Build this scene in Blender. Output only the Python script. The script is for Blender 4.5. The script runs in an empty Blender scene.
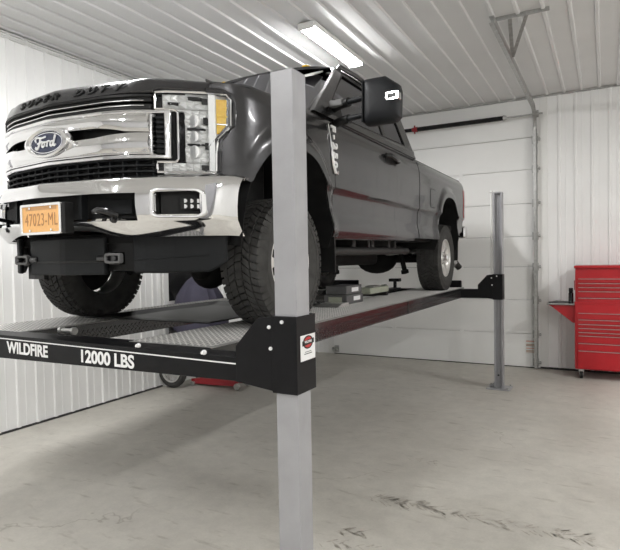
import bpy, bmesh, math, random
import numpy as np
from mathutils import Vector, Matrix
random.seed(7)
PI = math.pi
C = bpy.context.scene.collection
SC = bpy.context.scene
CAMH = 1.8

# ---------------------------------------------------------------- materials
def mat(name, col, rough=.5, metal=0.0, coat=0.0, spec=.5, noise=0.0, nscale=20, bump=0.0, bscale=60, emit=None, estr=0):
    m = bpy.data.materials.new(name); m.use_nodes = True
    nt = m.node_tree; b = nt.nodes['Principled BSDF']
    c4 = (*col, 1)
    b.inputs['Base Color'].default_value = c4
    b.inputs['Roughness'].default_value = rough
    b.inputs['Metallic'].default_value = metal
    b.inputs['Coat Weight'].default_value = coat
    b.inputs['Coat Roughness'].default_value = .04
    b.inputs['Specular IOR Level'].default_value = spec
    tc = nt.nodes.new('ShaderNodeTexCoord')
    if noise > 0:
        n = nt.nodes.new('ShaderNodeTexNoise'); n.inputs['Scale'].default_value = nscale; n.inputs['Detail'].default_value = 6
        r = nt.nodes.new('ShaderNodeValToRGB')
        r.color_ramp.elements[0].position = .3; r.color_ramp.elements[1].position = .7
        r.color_ramp.elements[0].color = (*[x*(1-noise) for x in col], 1)
        r.color_ramp.elements[1].color = (*[min(1, x*(1+noise)) for x in col], 1)
        nt.links.new(tc.outputs['Object'], n.inputs['Vector']); nt.links.new(n.outputs['Fac'], r.inputs['Fac'])
        nt.links.new(r.outputs['Color'], b.inputs['Base Color'])
    if bump > 0:
        n2 = nt.nodes.new('ShaderNodeTexNoise'); n2.inputs['Scale'].default_value = bscale
        bp = nt.nodes.new('ShaderNodeBump'); bp.inputs['Strength'].default_value = bump; bp.inputs['Distance'].default_value = .01
        nt.links.new(tc.outputs['Object'], n2.inputs['Vector']); nt.links.new(n2.outputs['Fac'], bp.inputs['Height'])
        nt.links.new(bp.outputs['Normal'], b.inputs['Normal'])
    if emit:
        b.inputs['Emission Color'].default_value = (*emit, 1); b.inputs['Emission Strength'].default_value = estr
    return m

M = {}
M['paint'] = mat('magnetic_grey_paint', (.050,.0495,.052), .24, .7, .35, noise=.05, nscale=3)
M['chrome'] = mat('chrome', (.74,.74,.745), .06, 1.0)
M['chrome_soft'] = mat('satin_chrome', (.80,.80,.80), .2, 1.0)
M['headrefl'] = mat('silvered_reflector', (.93,.93,.92), .35, .15)
M['alu'] = mat('machined_aluminium', (.82,.81,.79), .28, .8)
M['black'] = mat('black_plastic', (.010,.010,.010), .5, spec=.3, noise=.2, nscale=30)
M['blackgloss'] = mat('black_gloss', (.008,.008,.009), .2, coat=.15)
M['valance'] = mat('dark_grey_textured_plastic', (.009,.010,.011), .55, spec=.2, bump=.15, bscale=300)
M['mirrorshell'] = mat('mirror_shell_plastic', (.014,.015,.017), .45, spec=.2, bump=.1, bscale=400)
M['rubber'] = mat('tyre_rubber', (.046,.045,.043), .75, spec=.3, noise=.25, nscale=14, bump=.1, bscale=80)
M['under'] = mat('underbody_black', (.008,.008,.008), .7, spec=.2, noise=.3, nscale=10)
M['frame'] = mat('frame_dark_steel', (.028,.027,.026), .55, .3, noise=.3, nscale=12)
M['rusty'] = mat('red_brown_suspension', (.12,.03,.025), .55, .2, noise=.4, nscale=20)
M['liftblack'] = mat('lift_black_powdercoat', (.007,.007,.008), .4, 0, .0, spec=.18, noise=.2, nscale=15)
M['liftgrey'] = mat('lift_grey_powdercoat', (.33,.33,.345), .38, .1, .2, noise=.06, nscale=8, bump=.05, bscale=120)
M['liftdark'] = mat('lift_darker_grey', (.20,.20,.21), .4, .1, noise=.05)
M['white'] = mat('white_paint', (.78,.78,.76), .4)
M['whitelabel'] = mat('white_lettering', (.8,.8,.8), .5)
M['door'] = mat('garage_door_white', (.84,.84,.825), .55, 0, .0, noise=.02, nscale=2, bump=.06, bscale=150)
M['steel'] = mat('galvanised_steel', (.45,.45,.44), .38, .8, noise=.15, nscale=25)
M['red'] = mat('toolbox_red', (.40,.010,.016), .32, 0, .1, spec=.35, noise=.04, nscale=6)
M['darkred'] = mat('jack_red', (.30,.012,.02), .35, 0, .4)
M['amber'] = mat('amber_lens', (1.0,.60,.06), .25, 0, .2, noise=.12, nscale=60)
M['lampred'] = mat('red_tail_lens', (.62,.015,.02), .15, 0, .6)
M['bluebadge'] = mat('blue_oval', (.006,.013,.055), .25, 0, .2)
M['platey'] = mat('yellow_orange_plate', (.80,.45,.17), .45, noise=.06, nscale=60)
M['plateink'] = mat('plate_ink', (.42,.20,.08), .5)
M['purple'] = mat('purple_grey_cover_cloth', (.062,.058,.09), .75, noise=.15, nscale=5)
M['greycase'] = mat('grey_case', (.10,.10,.10), .5, noise=.1)
M['palegreen'] = mat('pale_green_casing', (.36,.38,.30), .5, noise=.08)
M['palesticker'] = mat('faded_orange_print', (.72,.42,.33), .6)
M['sticker_r'] = mat('sticker_red', (.5,.03,.03), .5)
M['liner'] = mat('pale_grey_headliner', (.62,.61,.59), .9)
M['traymat'] = mat('black_tray_plastic', (.008,.008,.008), .38, spec=.25)
M['inner'] = mat('cabin_interior', (.05,.05,.055), .8)

def glass_mat(name, tint, refl=1.0):
    m = bpy.data.materials.new(name); m.use_nodes = True; nt = m.node_tree
    for n in list(nt.nodes):
        if n.type != 'OUTPUT_MATERIAL': nt.nodes.remove(n)
    out = [n for n in nt.nodes if n.type == 'OUTPUT_MATERIAL'][0]
    t = nt.nodes.new('ShaderNodeBsdfTransparent'); t.inputs['Color'].default_value = (*tint, 1)
    g = nt.nodes.new('ShaderNodeBsdfGlossy'); g.inputs['Roughness'].default_value = .03
    g.inputs['Color'].default_value = (.95,.95,1,1)
    f = nt.nodes.new('ShaderNodeFresnel'); f.inputs['IOR'].default_value = 1.5*refl
    mx = nt.nodes.new('ShaderNodeMixShader')
    nt.links.new(f.outputs[0], mx.inputs[0]); nt.links.new(t.outputs[0], mx.inputs[1]); nt.links.new(g.outputs[0], mx.inputs[2])
    nt.links.new(mx.outputs[0], out.inputs['Surface'])
    return m
M['glass'] = glass_mat('window_glass', (.35,.36,.38), 1.45)
M['lens'] = glass_mat('clear_lens', (.985,.99,.99), .85)
M['windshield'] = glass_mat('windshield_glass', (.4,.41,.42), 2.6)
M['darkglass'] = glass_mat('dark_glass', (.1,.1,.1))

def metal_panel(name, col, rough):
    m = mat(name, col, rough, 0, .15, noise=.035, nscale=1.3)
    nt = m.node_tree; b = nt.nodes['Principled BSDF']
    # faint scuffs and screw rust specks
    return m
M['wall'] = metal_panel('white_liner_panel', (.83,.83,.82), .45)
M['ceil'] = metal_panel('white_ceiling_panel', (.74,.74,.735), .5)

def concrete():
    m = bpy.data.materials.new('sealed_concrete'); m.use_nodes = True; nt = m.node_tree; b = nt.nodes['Principled BSDF']
    N = nt.nodes.new; L = nt.links.new
    tc = N('ShaderNodeTexCoord')
    def noise(sc, det=8, rough=.6, dist=0):
        n = N('ShaderNodeTexNoise'); n.inputs['Scale'].default_value = sc; n.inputs['Detail'].default_value = det
        n.inputs['Roughness'].default_value = rough; n.inputs['Distortion'].default_value = dist
        L(tc.outputs['Object'], n.inputs['Vector']); return n
    def ramp(src, p0, c0, p1, c1):
        r = N('ShaderNodeValToRGB'); e = r.color_ramp.elements
        e[0].position = p0; e[0].color = c0; e[1].position = p1; e[1].color = c1
        L(src, r.inputs['Fac']); return r
    n1 = noise(.9, 8, .6, .4); n2 = noise(7, 10, .7); n3 = noise(60, 4, .6)
    r1 = ramp(n1.outputs['Fac'], .3, (.50,.475,.425,1), .7, (.62,.595,.54,1))
    r2 = ramp(n2.outputs['Fac'], .3, (.84,.84,.84,1), .62, (1,1,1,1))
    r3 = ramp(n3.outputs['Fac'], .25, (.93,.93,.93,1), .6, (1,1,1,1))
    def mul(a, c, f=1):
        x = N('ShaderNodeMix'); x.data_type = 'RGBA'; x.blend_type = 'MULTIPLY'; x.inputs[0].default_value = f
        L(a, x.inputs[6]); L(c, x.inputs[7]); return x.outputs[2]
    col = mul(mul(r1.outputs[0], r2.outputs[0]), r3.outputs[0])
    # hairline cracks and trowel marks
    vor = N('ShaderNodeTexVoronoi'); vor.feature = 'DISTANCE_TO_EDGE'; vor.inputs['Scale'].default_value = .55
    nd = noise(1.6, 4, .6); mp = N('ShaderNodeVectorMath'); mp.operation = 'ADD'
    L(tc.outputs['Object'], mp.inputs[0]); L(nd.outputs['Color'], mp.inputs[1]); L(mp.outputs[0], vor.inputs['Vector'])
    rc = ramp(vor.outputs['Distance'], .0, (.62,.6,.56,1), .006, (1,1,1,1))
    nm = noise(.7, 3); rm = ramp(nm.outputs['Fac'], .52, (1,1,1,1), .6, (0,0,0,1))
    x = N('ShaderNodeMix'); x.data_type = 'RGBA'; x.blend_type = 'MIX'
    L(rm.outputs[0], x.inputs[0]); L(rc.outputs[0], x.inputs[6]); x.inputs[7].default_value = (1,1,1,1)
    col = mul(col, x.outputs[2], .8)
    # scuffs: stretched dark specks
    mpg = N('ShaderNodeMapping'); mpg.inputs['Rotation'].default_value = (0,0,.9); mpg.inputs['Scale'].default_value = (3.0, 12.0, 1)
    L(tc.outputs['Object'], mpg.inputs['Vector'])
    ns = N('ShaderNodeTexNoise'); ns.inputs['Scale'].default_value = 1.3; ns.inputs['Detail'].default_value = 5; L(mpg.outputs[0], ns.inputs['Vector'])
    rs = ramp(ns.outputs['Fac'], .27, (.70,.68,.65,1), .40, (1,1,1,1))
    col = mul(col, rs.outputs[0], .8)
    L(col, b.inputs['Base Color'])
    rr = ramp(n2.outputs['Fac'], .3, (.5,.5,.5,1), .7, (.66,.66,.66,1)); L(rr.outputs[0], b.inputs['Roughness'])
    bp = N('ShaderNodeBump'); bp.inputs['Strength'].default_value = .12; bp.inputs['Distance'].default_value = .01
    L(n3.outputs['Fac'], bp.inputs['Height']); L(bp.outputs[0], b.inputs['Normal'])
    return m
M['concrete'] = concrete()
M['stain'] = mat('tyre_mark_residue', (.43,.40,.35), .8, noise=.3, nscale=40)

# ---------------------------------------------------------------- mesh helpers
class MB:
    def __init__(s): s.bm = bmesh.new()
    def box(s, a, b, rot=None, piv=None):
        a = Vector(a); b = Vector(b); c = (a+b)/2; d = b-a
        r = bmesh.ops.create_cube(s.bm, size=1)
        mx = Matrix.Translation(c) @ Matrix.Diagonal((*[abs(v) for v in d], 1))
        if rot is not None:
            p = Vector(piv) if piv is not None else c
            mx = Matrix.Translation(p) @ rot.to_4x4() @ Matrix.Translation(-p) @ mx
        bmesh.ops.transform(s.bm, matrix=mx, verts=r['verts']); return s
    def cyl(s, a, b, r, r2=None, n=20):
        a = Vector(a); b = Vector(b); d = b-a
        o = bmesh.ops.create_cone(s.bm, cap_ends=True, segments=n, radius1=r, radius2=r if r2 is None else r2, depth=d.length)
        q = d.to_track_quat('Z', 'Y').to_matrix().to_4x4()
        bmesh.ops.transform(s.bm, matrix=Matrix.Translation((a+b)/2) @ q, verts=o['verts']); return s
    def tube(s, pts, r, n=10):
        pts = [Vector(p) for p in pts]; rings = []
        for i, p in enumerate(pts):
            t = (pts[min(i+1, len(pts)-1)]-pts[max(i-1, 0)]).normalized()
            up = Vector((0,0,1)) if abs(t.z) < .95 else Vector((0,1,0))
            u = t.cross(up).normalized(); v = t.cross(u)
            rr = r[i] if isinstance(r, (list, tuple)) else r
            rings.append([s.bm.verts.new(p + u*math.cos(2*PI*k/n)*rr + v*math.sin(2*PI*k/n)*rr) for k in range(n)])
        for i in range(len(rings)-1):
            for k in range(n):
                s.bm.faces.new((rings[i][k], rings[i][(k+1) % n], rings[i+1][(k+1) % n], rings[i+1][k]))
        s.bm.faces.new(rings[0][::-1]); s.bm.faces.new(rings[-1]); return s
    def sph(s, c, r, sc=(1,1,1), n=16):
        o = bmesh.ops.create_uvsphere(s.bm, u_segments=n, v_segments=n//2+2, radius=r)
        bmesh.ops.transform(s.bm, matrix=Matrix.Translation(c) @ Matrix.Diagonal((*sc, 1)), verts=o['verts']); return s
    def prism(s, pts, d):
        """pts: 3D polygon, extruded by vector d"""
        d = Vector(d)
        a = [s.bm.verts.new(p) for p in pts]; b = [s.bm.verts.new(Vector(p)+d) for p in pts]
        n = len(pts)
        s.bm.faces.new(a[::-1]); s.bm.faces.new(b)
        for i in range(n): s.bm.faces.new((a[i], a[(i+1) % n], b[(i+1) % n], b[i]))
        return s
    def ring(s, outer, inner, d):
        """frame between two equal-count loops, extruded by d"""
        d = Vector(d); n = len(outer)
        oa = [s.bm.verts.new(p) for p in outer]; ia = [s.bm.verts.new(p) for p in inner]
        ob = [s.bm.verts.new(Vector(p)+d) for p in outer]; ib = [s.bm.verts.new(Vector(p)+d) for p in inner]
        for i in range(n):
            j = (i+1) % n
            s.bm.faces.new((oa[i], oa[j], ia[j], ia[i])); s.bm.faces.new((ob[i], ib[i], ib[j], ob[j]))
            s.bm.faces.new((oa[i], ob[i], ob[j], oa[j])); s.bm.faces.new((ia[i], ia[j], ib[j], ib[i]))
        return s
    def grid(s, P, closed_u=False):
        """P[i][j] -> surface"""
        V = [[s.bm.verts.new(p) for p in row] for row in P]
        nu = len(V); nv = len(V[0])
        for i in range(nu if closed_u else nu-1):
            for j in range(nv-1):
                i2 = (i+1) % nu
                s.bm.faces.new((V[i][j], V[i2][j], V[i2][j+1], V[i][j+1]))
        return V
    def lathe(s, prof, axis='X', n=48, c=(0,0,0)):
        """prof: list of (axial, radius)"""
        rows = []
        for k in range(n):
            a = 2*PI*k/n; row = []
            for (x, r) in prof:
                p = (x, r*math.cos(a), r*math.sin(a)) if axis == 'X' else ((r*math.cos(a), x, r*math.sin(a)) if axis == 'Y' else (r*math.cos(a), r*math.sin(a), x))
                row.append(Vector(p)+Vector(c))
            rows.append(row)
        s.grid(rows, True); return s
    def build(s, name, m, parent=None, bevel=0, smooth=False, solid=0, seg=2, wn=False, off=-1):
        bmesh.ops.remove_doubles(s.bm, verts=s.bm.verts, dist=1e-5)
        bmesh.ops.recalc_face_normals(s.bm, faces=s.bm.faces)
        me = bpy.data.meshes.new(name); s.bm.to_mesh(me); s.bm.free()
        me.materials.append(m)
        if smooth:
            for p in me.polygons: p.use_smooth = True
            try: me.set_sharp_from_angle(angle=math.radians(38))
            except Exception: pass
            if solid:
                cnt = {}
                for p in me.polygons:
                    for ek in p.edge_keys: cnt[ek] = cnt.get(ek,0)+1
                for e in me.edges:
                    if cnt.get(e.key,0) == 1: e.use_edge_sharp = True
        o = bpy.data.objects.new(name, me); C.objects.link(o)
        if solid:
            md = o.modifiers.new('solid', 'SOLIDIFY'); md.thickness = solid; md.offset = off
        if bevel:
            md = o.modifiers.new('bevel', 'BEVEL'); md.width = bevel; md.segments = seg; md.limit_method = 'ANGLE'; md.angle_limit = math.radians(40)
        if parent is not None: o.parent = parent
        return o

def tag(o, label=None, cat=None, group=None, kind=None):
    if label: o['label'] = label
    if cat: o['category'] = cat
    if group: o['group'] = group
    if kind: o['kind'] = kind
    return o
def empty(name, loc=(0,0,0), rz=0):
    o = bpy.data.objects.new(name, None); C.objects.link(o); o.location = loc; o.rotation_euler = (0,0,rz); o.empty_display_size = .1
    return o
def struct(o): o['kind'] = 'structure'; return o
def copy_tree(o, parent=None, flip=False):
    c = o.copy(); C.objects.link(c); c.parent = parent
    for ch in list(o.children): copy_tree(ch, c)
    return c
def text_mesh(name, body, size, m, parent, mx, depth=.002, shear=0, xs=1.0, bold=0.0, spacing=1.0, align='CENTER', drop=None):
    cu = bpy.data.curves.new(name, 'FONT'); cu.body = body; cu.size = size; cu.extrude = depth/2; cu.shear = shear
    cu.offset = bold; cu.space_character = spacing; cu.align_x = align; cu.align_y = 'CENTER'
    t = bpy.data.objects.new(name+'_tmp', cu); C.objects.link(t)
    bpy.context.view_layer.update()
    me = bpy.data.meshes.new_from_object(t.evaluated_get(bpy.context.evaluated_depsgraph_get()))
    bpy.data.objects.remove(t); bpy.data.curves.remove(cu)
    me.transform(Matrix.Diagonal((xs,1,1,1))); me.transform(mx)
    me.materials.clear(); me.materials.append(m); me.name = name
    o = bpy.data.objects.new(name, me); C.objects.link(o)
    if parent is not None: o.parent = parent
    return o
# rotation that lays XY text on the XZ plane facing -Y
FACE_Y = Matrix.Rotation(PI/2, 4, 'X')

# ================================================================= ROOM
XL, XR, YB, YF, HC = -5.63, 5.2, 9.34, -4.6, 4.286
def ribbed(name, length, span, m, pitch=.2286, h=.018, minor=True, off=0):
    """profile in (u,h) repeated over `length`, extruded over `span`: returns mesh in local (u, v, h)"""
    prof = [(0,0)]
    n = int(length/pitch)+2; u = off
    prof = [(min(0,off)-.0, 0)]
    for i in range(n):
        base = off+i*pitch
        if base+pitch > length: break
        prof += [(base+.060,0),(base+.071,h),(base+.099,h),(base+.110,0)]
        if minor: prof += [(base+.160,0),(base+.163,.003),(base+.169,.003),(base+.172,0),(base+.222,0),(base+.225,.003),(base+.231,.003),(base+.234,0)] if pitch > .24 else [(base+.172,0),(base+.175,.004),(base+.182,.004),(base+.185,0)]
    prof.append((length, 0))
    return prof
def panel_obj(name, prof, A, U, V, Nn, span, m):
    """A origin, U profile dir, V extrude dir, Nn normal into room"""
    mb = MB(); A = Vector(A); U = Vector(U); V = Vector(V); Nn = Vector(Nn)
    rows = [[A+U*u+Nn*h+V*t for (u,h) in prof] for t in (0, span)]
    mb.grid(rows)
    # give it real thickness behind
    back = [A-Nn*.12, A+U*prof[-1][0]-Nn*.12, A+U*prof[-1][0]-Nn*.12+V*span, A-Nn*.12+V*span]
    vs = [mb.bm.verts.new(p) for p in back]; mb.bm.faces.new(vs)
    me = bpy.data.meshes.new(name); 
    bmesh.ops.remove_doubles(mb.bm, verts=mb.bm.verts, dist=1e-5)
    mb.bm.to_mesh(me); mb.bm.free(); me.materials.append(m)
    o = bpy.data.objects.new(name, me); C.objects.link(o); return struct(o)

struct(MB().box((XL-.2,YF-.2,-.2),(XR+.2,YB+.3,0)).build('floor', M['concrete']))
# ceiling: ribs run along Y
panel_obj('ceiling', ribbed('c', XR-XL, 0, None, .2381, .019, False, off=.0), (XL,YF,HC), (1,0,0), (0,1,0), (0,0,-1), YB-YF, M['ceil'])
panel_obj('wall_left', ribbed('l', YB-YF, 0, None, .2286, .016), (XL,YF,0), (0,1,0), (0,0,1), (1,0,0), HC, M['wall'])
panel_obj('wall_right', ribbed('r', YB-YF, 0, None, .2286, .016), (XR,YF,0), (0,1,0), (0,0,1), (-1,0,0), HC, M['wall'])
panel_obj('wall_front', ribbed('f', XR-XL, 0, None, .2286, .016), (XL,YF,0), (1,0,0), (0,0,1), (0,1,0), HC, mat('grey_front_wall_panel', (.60,.60,.61), .5))
# back wall: ribbed right part, ribbed left part, smooth header above the door
DX0, DX1, DZ = -4.52, -.90, 3.655
panel_obj('wall_back', ribbed('b', XR+.78, 0, None, .2286, .016, True, .075), (-.78,YB,0), (1,0,0), (0,0,1), (0,-1,0), HC, M['wall'])
panel_obj('wall_back', ribbed('b2', DX0-.12-XL, 0, None, .2286, .016), (XL,YB,0), (1,0,0), (0,0,1), (0,-1,0), HC, M['wall'])
struct(MB().box((DX0-.12,YB,DZ),(-.78,YB+.12,HC)).build('wall_back', M['door']))
# jamb trims
struct(MB().box((DX1,YB-.015,0),(-.78,YB+.1,HC)).build('trim_1', M['white'], bevel=.004))
struct(MB().box((DX0-.12,YB-.015,0),(DX0,YB+.1,DZ)).build('trim_2', M['white'], bevel=.004))
struct(MB().box((XL,YB-.03,HC-.035),(XR,YB,HC-.02)).build('trim_3', M['steel']))
struct(MB().box((XL,YF,HC-.032),(XL+.035,YB,HC-.018)).box((XL,YF,HC-.082),(XL+.03,YB,HC-.068)).box((XL,YF,HC-.06),(XL+.022,YB,HC-.04)).build('trim_4', M['white'], bevel=.002))
struct(MB().box((XL,YF,0),(XL+.022,5.9,.02)).build('baseboard_left', M['frame']))
struct(MB().box((-.9,YB-.022,0),(XR,YB,.03)).build('baseboard_back', M['frame']))

# walk door in left wall with half window (door_2)
dr = MB().box((XL+.0,6.0,0),(XL+.045,6.98,2.12)).build('door_2', M['door'], bevel=.003); struct(dr)
fr = MB().ring([(XL+.02,5.93,0),(XL+.02,7.05,0),(XL+.02,7.05,2.2),(XL+.02,5.93,2.2)],[(XL+.02,6.0,.001),(XL+.02,6.98,.001),(XL+.02,6.98,2.12),(XL+.02,6.0,2.12)],(.045,0,0)).build('door_frame', M['white'], dr)
MB().box((XL+.046,6.03,1.22),(XL+.052,6.72,1.98)).build('window_pane', M['blackgloss'], dr)
MB().ring([(XL+.045,5.99,1.18),(XL+.045,6.76,1.18),(XL+.045,6.76,2.02),(XL+.045,5.99,2.02)],[(XL+.045,6.03,1.22),(XL+.045,6.72,1.22),(XL+.045,6.72,1.98),(XL+.045,6.03,1.98)],(.012,0,0)).build('window_frame', M['white'], dr)
MB().cyl((XL+.045,6.9,1.0),(XL+.1,6.9,1.0),.028).build('door_handle', M['steel'], dr)

# overhead garage door (door_1)
gd = empty('door_1', (0,0,0)); struct(gd)
seams = [0.012, .544, 1.085, 1.613, 2.097, 2.616, 3.148, 3.648]
for i in range(len(seams)-1):
    z0, z1 = seams[i]+.003, seams[i+1]-.003
    mb = MB().box((DX0,YB-.02,z0),(DX1,YB+.035,z1))
    # shallow horizontal pinch grooves in the insulated skin
    mb.box((DX0,YB-.0225,z0+.02),(DX1,YB-.0195,z1-.02))
    mb.build('door_section', M['door'], gd, bevel=.003)
MB().box((DX0,YB-.012,-.0),(DX1,YB+.03,.014)).build('bottom_seal', M['black'], gd)
def hinge(x, z, sgn):
    x -= .012*sgn
    mb = MB().box((x-.045,YB-.032,z-.06),(x+.045,YB-.022,z+.06)).box((x-.02,YB-.085,z-.025),(x+.04,YB-.024,z+.025))
    mb.cyl((x+.0,YB-.065,z),(x+.085*sgn,YB-.065,z),.009).cyl((x+.055*sgn,YB-.065,z),(x+.08*sgn,YB-.065,z),.024)
    mb.build('roller_hinge', M['steel'], gd, bevel=.002)
for z in seams[1:-1]+[3.6, .10]:
    hinge(DX1-.05, z, 1); hinge(DX0+.05, z, -1)
for z in seams[1:-1]:
    for x in (DX0+1.2, DX0+2.4):
        MB().box((x-.035,YB-.028,z-.05),(x+.035,YB-.02,z+.05)).build('centre_hinge', M['door'], gd, bevel=.003)
st = MB().box((-1.12,YB-.0255,.22),(-.98,YB-.0225,.45)).build('warning_sticker', M['white'], gd)
for k,(a,b_,mm) in enumerate([(.415,.435,'palesticker'),(.305,.32,'palesticker'),(.35,.36,'plateink'),(.37,.38,'plateink'),(.25,.26,'plateink'),(.27,.28,'plateink')]):
    MB().box((-1.11,YB-.0265,a),(-.99,YB-.0255,b_)).build('sticker_print', M[mm], st)
# added white strip, standing in for the highlight along the door's top seam
MB().box((DX0,YB-.03,3.652),(DX1,YB-.001,3.675)).build('top_highlight_strip', M['white'], gd, bevel=.004)
# strut near door left side bottom
# torsion spring assembly
ts = empty('torsion_spring_shaft', (-2.7,9.22,3.98)); tag(ts, 'long black torsion spring on a steel shaft above the garage door', 'spring')
def loc(o, t):  # shift mesh into parent's local space
    o.data.transform(Matrix.Translation(-Vector(t))); return o
T0 = (-2.7,9.22,3.98)
loc(MB().cyl((-4.6,9.22,3.98),(-.84,9.22,3.98),.014).build('shaft', M['steel'], ts, smooth=True), T0)
mb = MB(); prof = []
x = -2.82
while x < -1.42:
    prof += [(x,.032),(x+.008,.038),(x+.016,.032)]; x += .016
mb.lathe(prof, 'X', 16, (0,9.22,3.98)); loc(mb.build('spring_coil', M['black'], ts, smooth=True), T0)
loc(MB().cyl((-2.91,9.22,3.98),(-2.82,9.22,3.98),.035,.045).cyl((-2.87,9.22,3.91),(-2.87,9.22,4.05),.014).build('winding_cone', M['darkred'], ts, smooth=True), T0)
loc(MB().cyl((-1.42,9.22,3.98),(-1.37,9.22,3.98),.05,.03).build('stationary_cone', M['steel'], ts, smooth=True), T0)
mb = MB().cyl((-4.55,9.22,3.98),(-2.92,9.22,3.98),.03); loc(mb.build('second_spring_coil', M['black'], ts, smooth=True), T0)
for xx in (-.95,-3.15): loc(MB().box((xx-.006,9.19,3.93),(xx+.006,9.335,4.03)).build('bearing_plate', M['steel'], ts), T0)
loc(MB().cyl((-.93,9.22,3.98),(-.90,9.22,3.98),.055).build('cable_drum', M['steel'], ts, smooth=True), T0)

# door tracks
def track(xs, label):
    t = empty('door_track', (xs,9.25,0)); tag(t, label, 'track', 'garage door tracks')
    pts = [(0,0,.02),(0,0,3.0)]
    mb = MB()
    # vertical C channel
    mb.box((-.012,-.045,.02),(.035,-.041,3.75)).box((.031,-.045,.02),(.035,.03,3.75)).box((-.012,.026,.02),(.035,.03,3.75))
    mb.build('vertical_track', M['steel'], t)
    mb = MB()
    for k in range(9):
        a0 = PI/2*k/9; a1 = PI/2*(k+1)/9; R = .33
        for rr in (R-.035, R+.035):
            p0 = (-.012, -R+rr*math.cos(a0), 3.73+rr*math.sin(a0)); p1 = (-.012, -R+rr*math.cos(a1), 3.73+rr*math.sin(a1))
            mb.prism([p0, p1, (.035,p1[1],p1[2]), (.035,p0[1],p0[2])], (0,.001,.003))
    mb.build('curved_track', M['steel'], t)
    mb = MB()
    z = 4.06
    mb.box((-.012,-3.72,z-.033),(.035,-.33,z-.029)).box((.031,-3.72,z-.033),(.035,-.33,z+.033)).box((-.012,-3.72,z+.029),(.035,-.33,z+.033))
    mb.build('horizontal_track', M['steel'], t)
    for zz in (.4,1.2,1.9,2.6,3.3):
        MB().box((.035,-.03,zz-.03),(.04,.09,zz+.03)).box((-.01,.08,zz-.03),(.07,.09,zz+.03)).build('jamb_bracket', M['steel'], t, bevel=.002)
    mb = MB().box((.035,-.01,.02),(.039,.088,3.7)); mb.build('angle_mount', M['steel'], t)
    # hanger: perforated angle on the ceiling and two struts
    mb = MB().box((-.08,-3.20,4.24),(.48,-3.196,4.284)).box((-.08,-3.20,4.262),(.48,-3.16,4.266))
    for k in range(9): mb.box((-.06+k*.06,-3.203,4.255),(-.035+k*.06,-3.20,4.27))
    mb.build('ceiling_angle', M['steel'], t)
    for xa in (.08,.25):
        MB().prism([(xa,-3.18,4.27),(xa+.04,-3.18,4.27),(.06,-2.55,4.06),(.02,-2.55,4.06)],(0,.004,.004)).build('hanger_strut', M['steel'], t)
    return t
track(-.965, 'steel roller track at the right edge of the garage door, rising to the ceiling')

# ceiling fixtures
M['tube'] = mat('lit_diffuser', (.9,.9,.9), .4, emit=(1,.995,.985), estr=70)
def fixture(x, y, L=1.30):
    e = empty('ceiling_light', (x,y,HC)); 
    MB().box((-.10,-L/2,-.035),(.10,L/2,-.019)).box((-.085,-L/2,-.05),(.085,L/2,-.03)).box((-.094,-L/2,-.072),(-.088,L/2,-.03)).box((.088,-L/2,-.072),(.094,L/2,-.03)).build('housing', M['white'], e, bevel=.002)
    for sy in (-1,1):
        MB().box((-.095,sy*L/2-.012,-.098),(.095,sy*L/2+.012,-.03)).build('end_cap', M['white'], e, bevel=.006)
    prof = [(-.086,-.04),(-.084,-.075),(-.06,-.093),(0,-.098),(.06,-.093),(.084,-.075),(.086,-.04)]
    mb = MB(); mb.grid([[(px,yy,pz) for px,pz in prof] for yy in (-L/2+.012, L/2-.012)])
    mb.build('diffuser', M['tube'], e, smooth=True)
    return e
tag(fixture(-2.74,5.75), 'lit wraparound ceiling light above the truck', 'light', 'ceiling lights')
for i,(x,y) in enumerate([(2.9,5.9),(-3.35,2.5),(-2.74,-.9),(2.9,1.0),(2.9,-3.3)]):
    tag(fixture(x,y), 'lit wraparound ceiling light out in the open bay', 'light', 'ceiling lights')

# tyre marks on the concrete (thin residue)
tm = MB(); rnd = random.Random(3)
def smear(mb, cx, cy, ang, n, L, W):
    for k in range(n):
        t = (rnd.random()-.5)*L; s_ = (rnd.random()-.5)*W
        x = cx+math.cos(ang)*t-math.sin(ang)*s_; y = cy+math.sin(ang)*t+math.cos(ang)*s_
        a = ang+ (.7 if s_ > 0 else -.7)+rnd.uniform(-.2,.2); l = rnd.uniform(.02,.055); w = rnd.uniform(.003,.009)
        pts = []
        for q in range(7):
            th = 2*PI*q/7; u = math.cos(th)*l*rnd.uniform(.7,1.1); v = math.sin(th)*w*rnd.uniform(.6,1.2)
            pts.append(mb.bm.verts.new((x+u*math.cos(a)-v*math.sin(a), y+u*math.sin(a)+v*math.cos(a), .0012)))
        mb.bm.faces.new(pts)
TM = tm
smear(TM, -.75, 3.80, .03, 120, 1.4, .16); smear(TM, -1.3, 3.82, .1, 50, .5, .12)
smear(TM, -1.15, 3.12, .15, 40, .9, .10); smear(TM, -1.42, 4.68, .0, 14, .25, .1); smear(TM, -1.48, 3.25, .1, 22, .22, .1)
TM = TM.build('tyre_marks', M['stain']); tag(TM, 'dark tyre tread marks printed across the concrete floor', 'stain', None, 'stuff')

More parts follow.
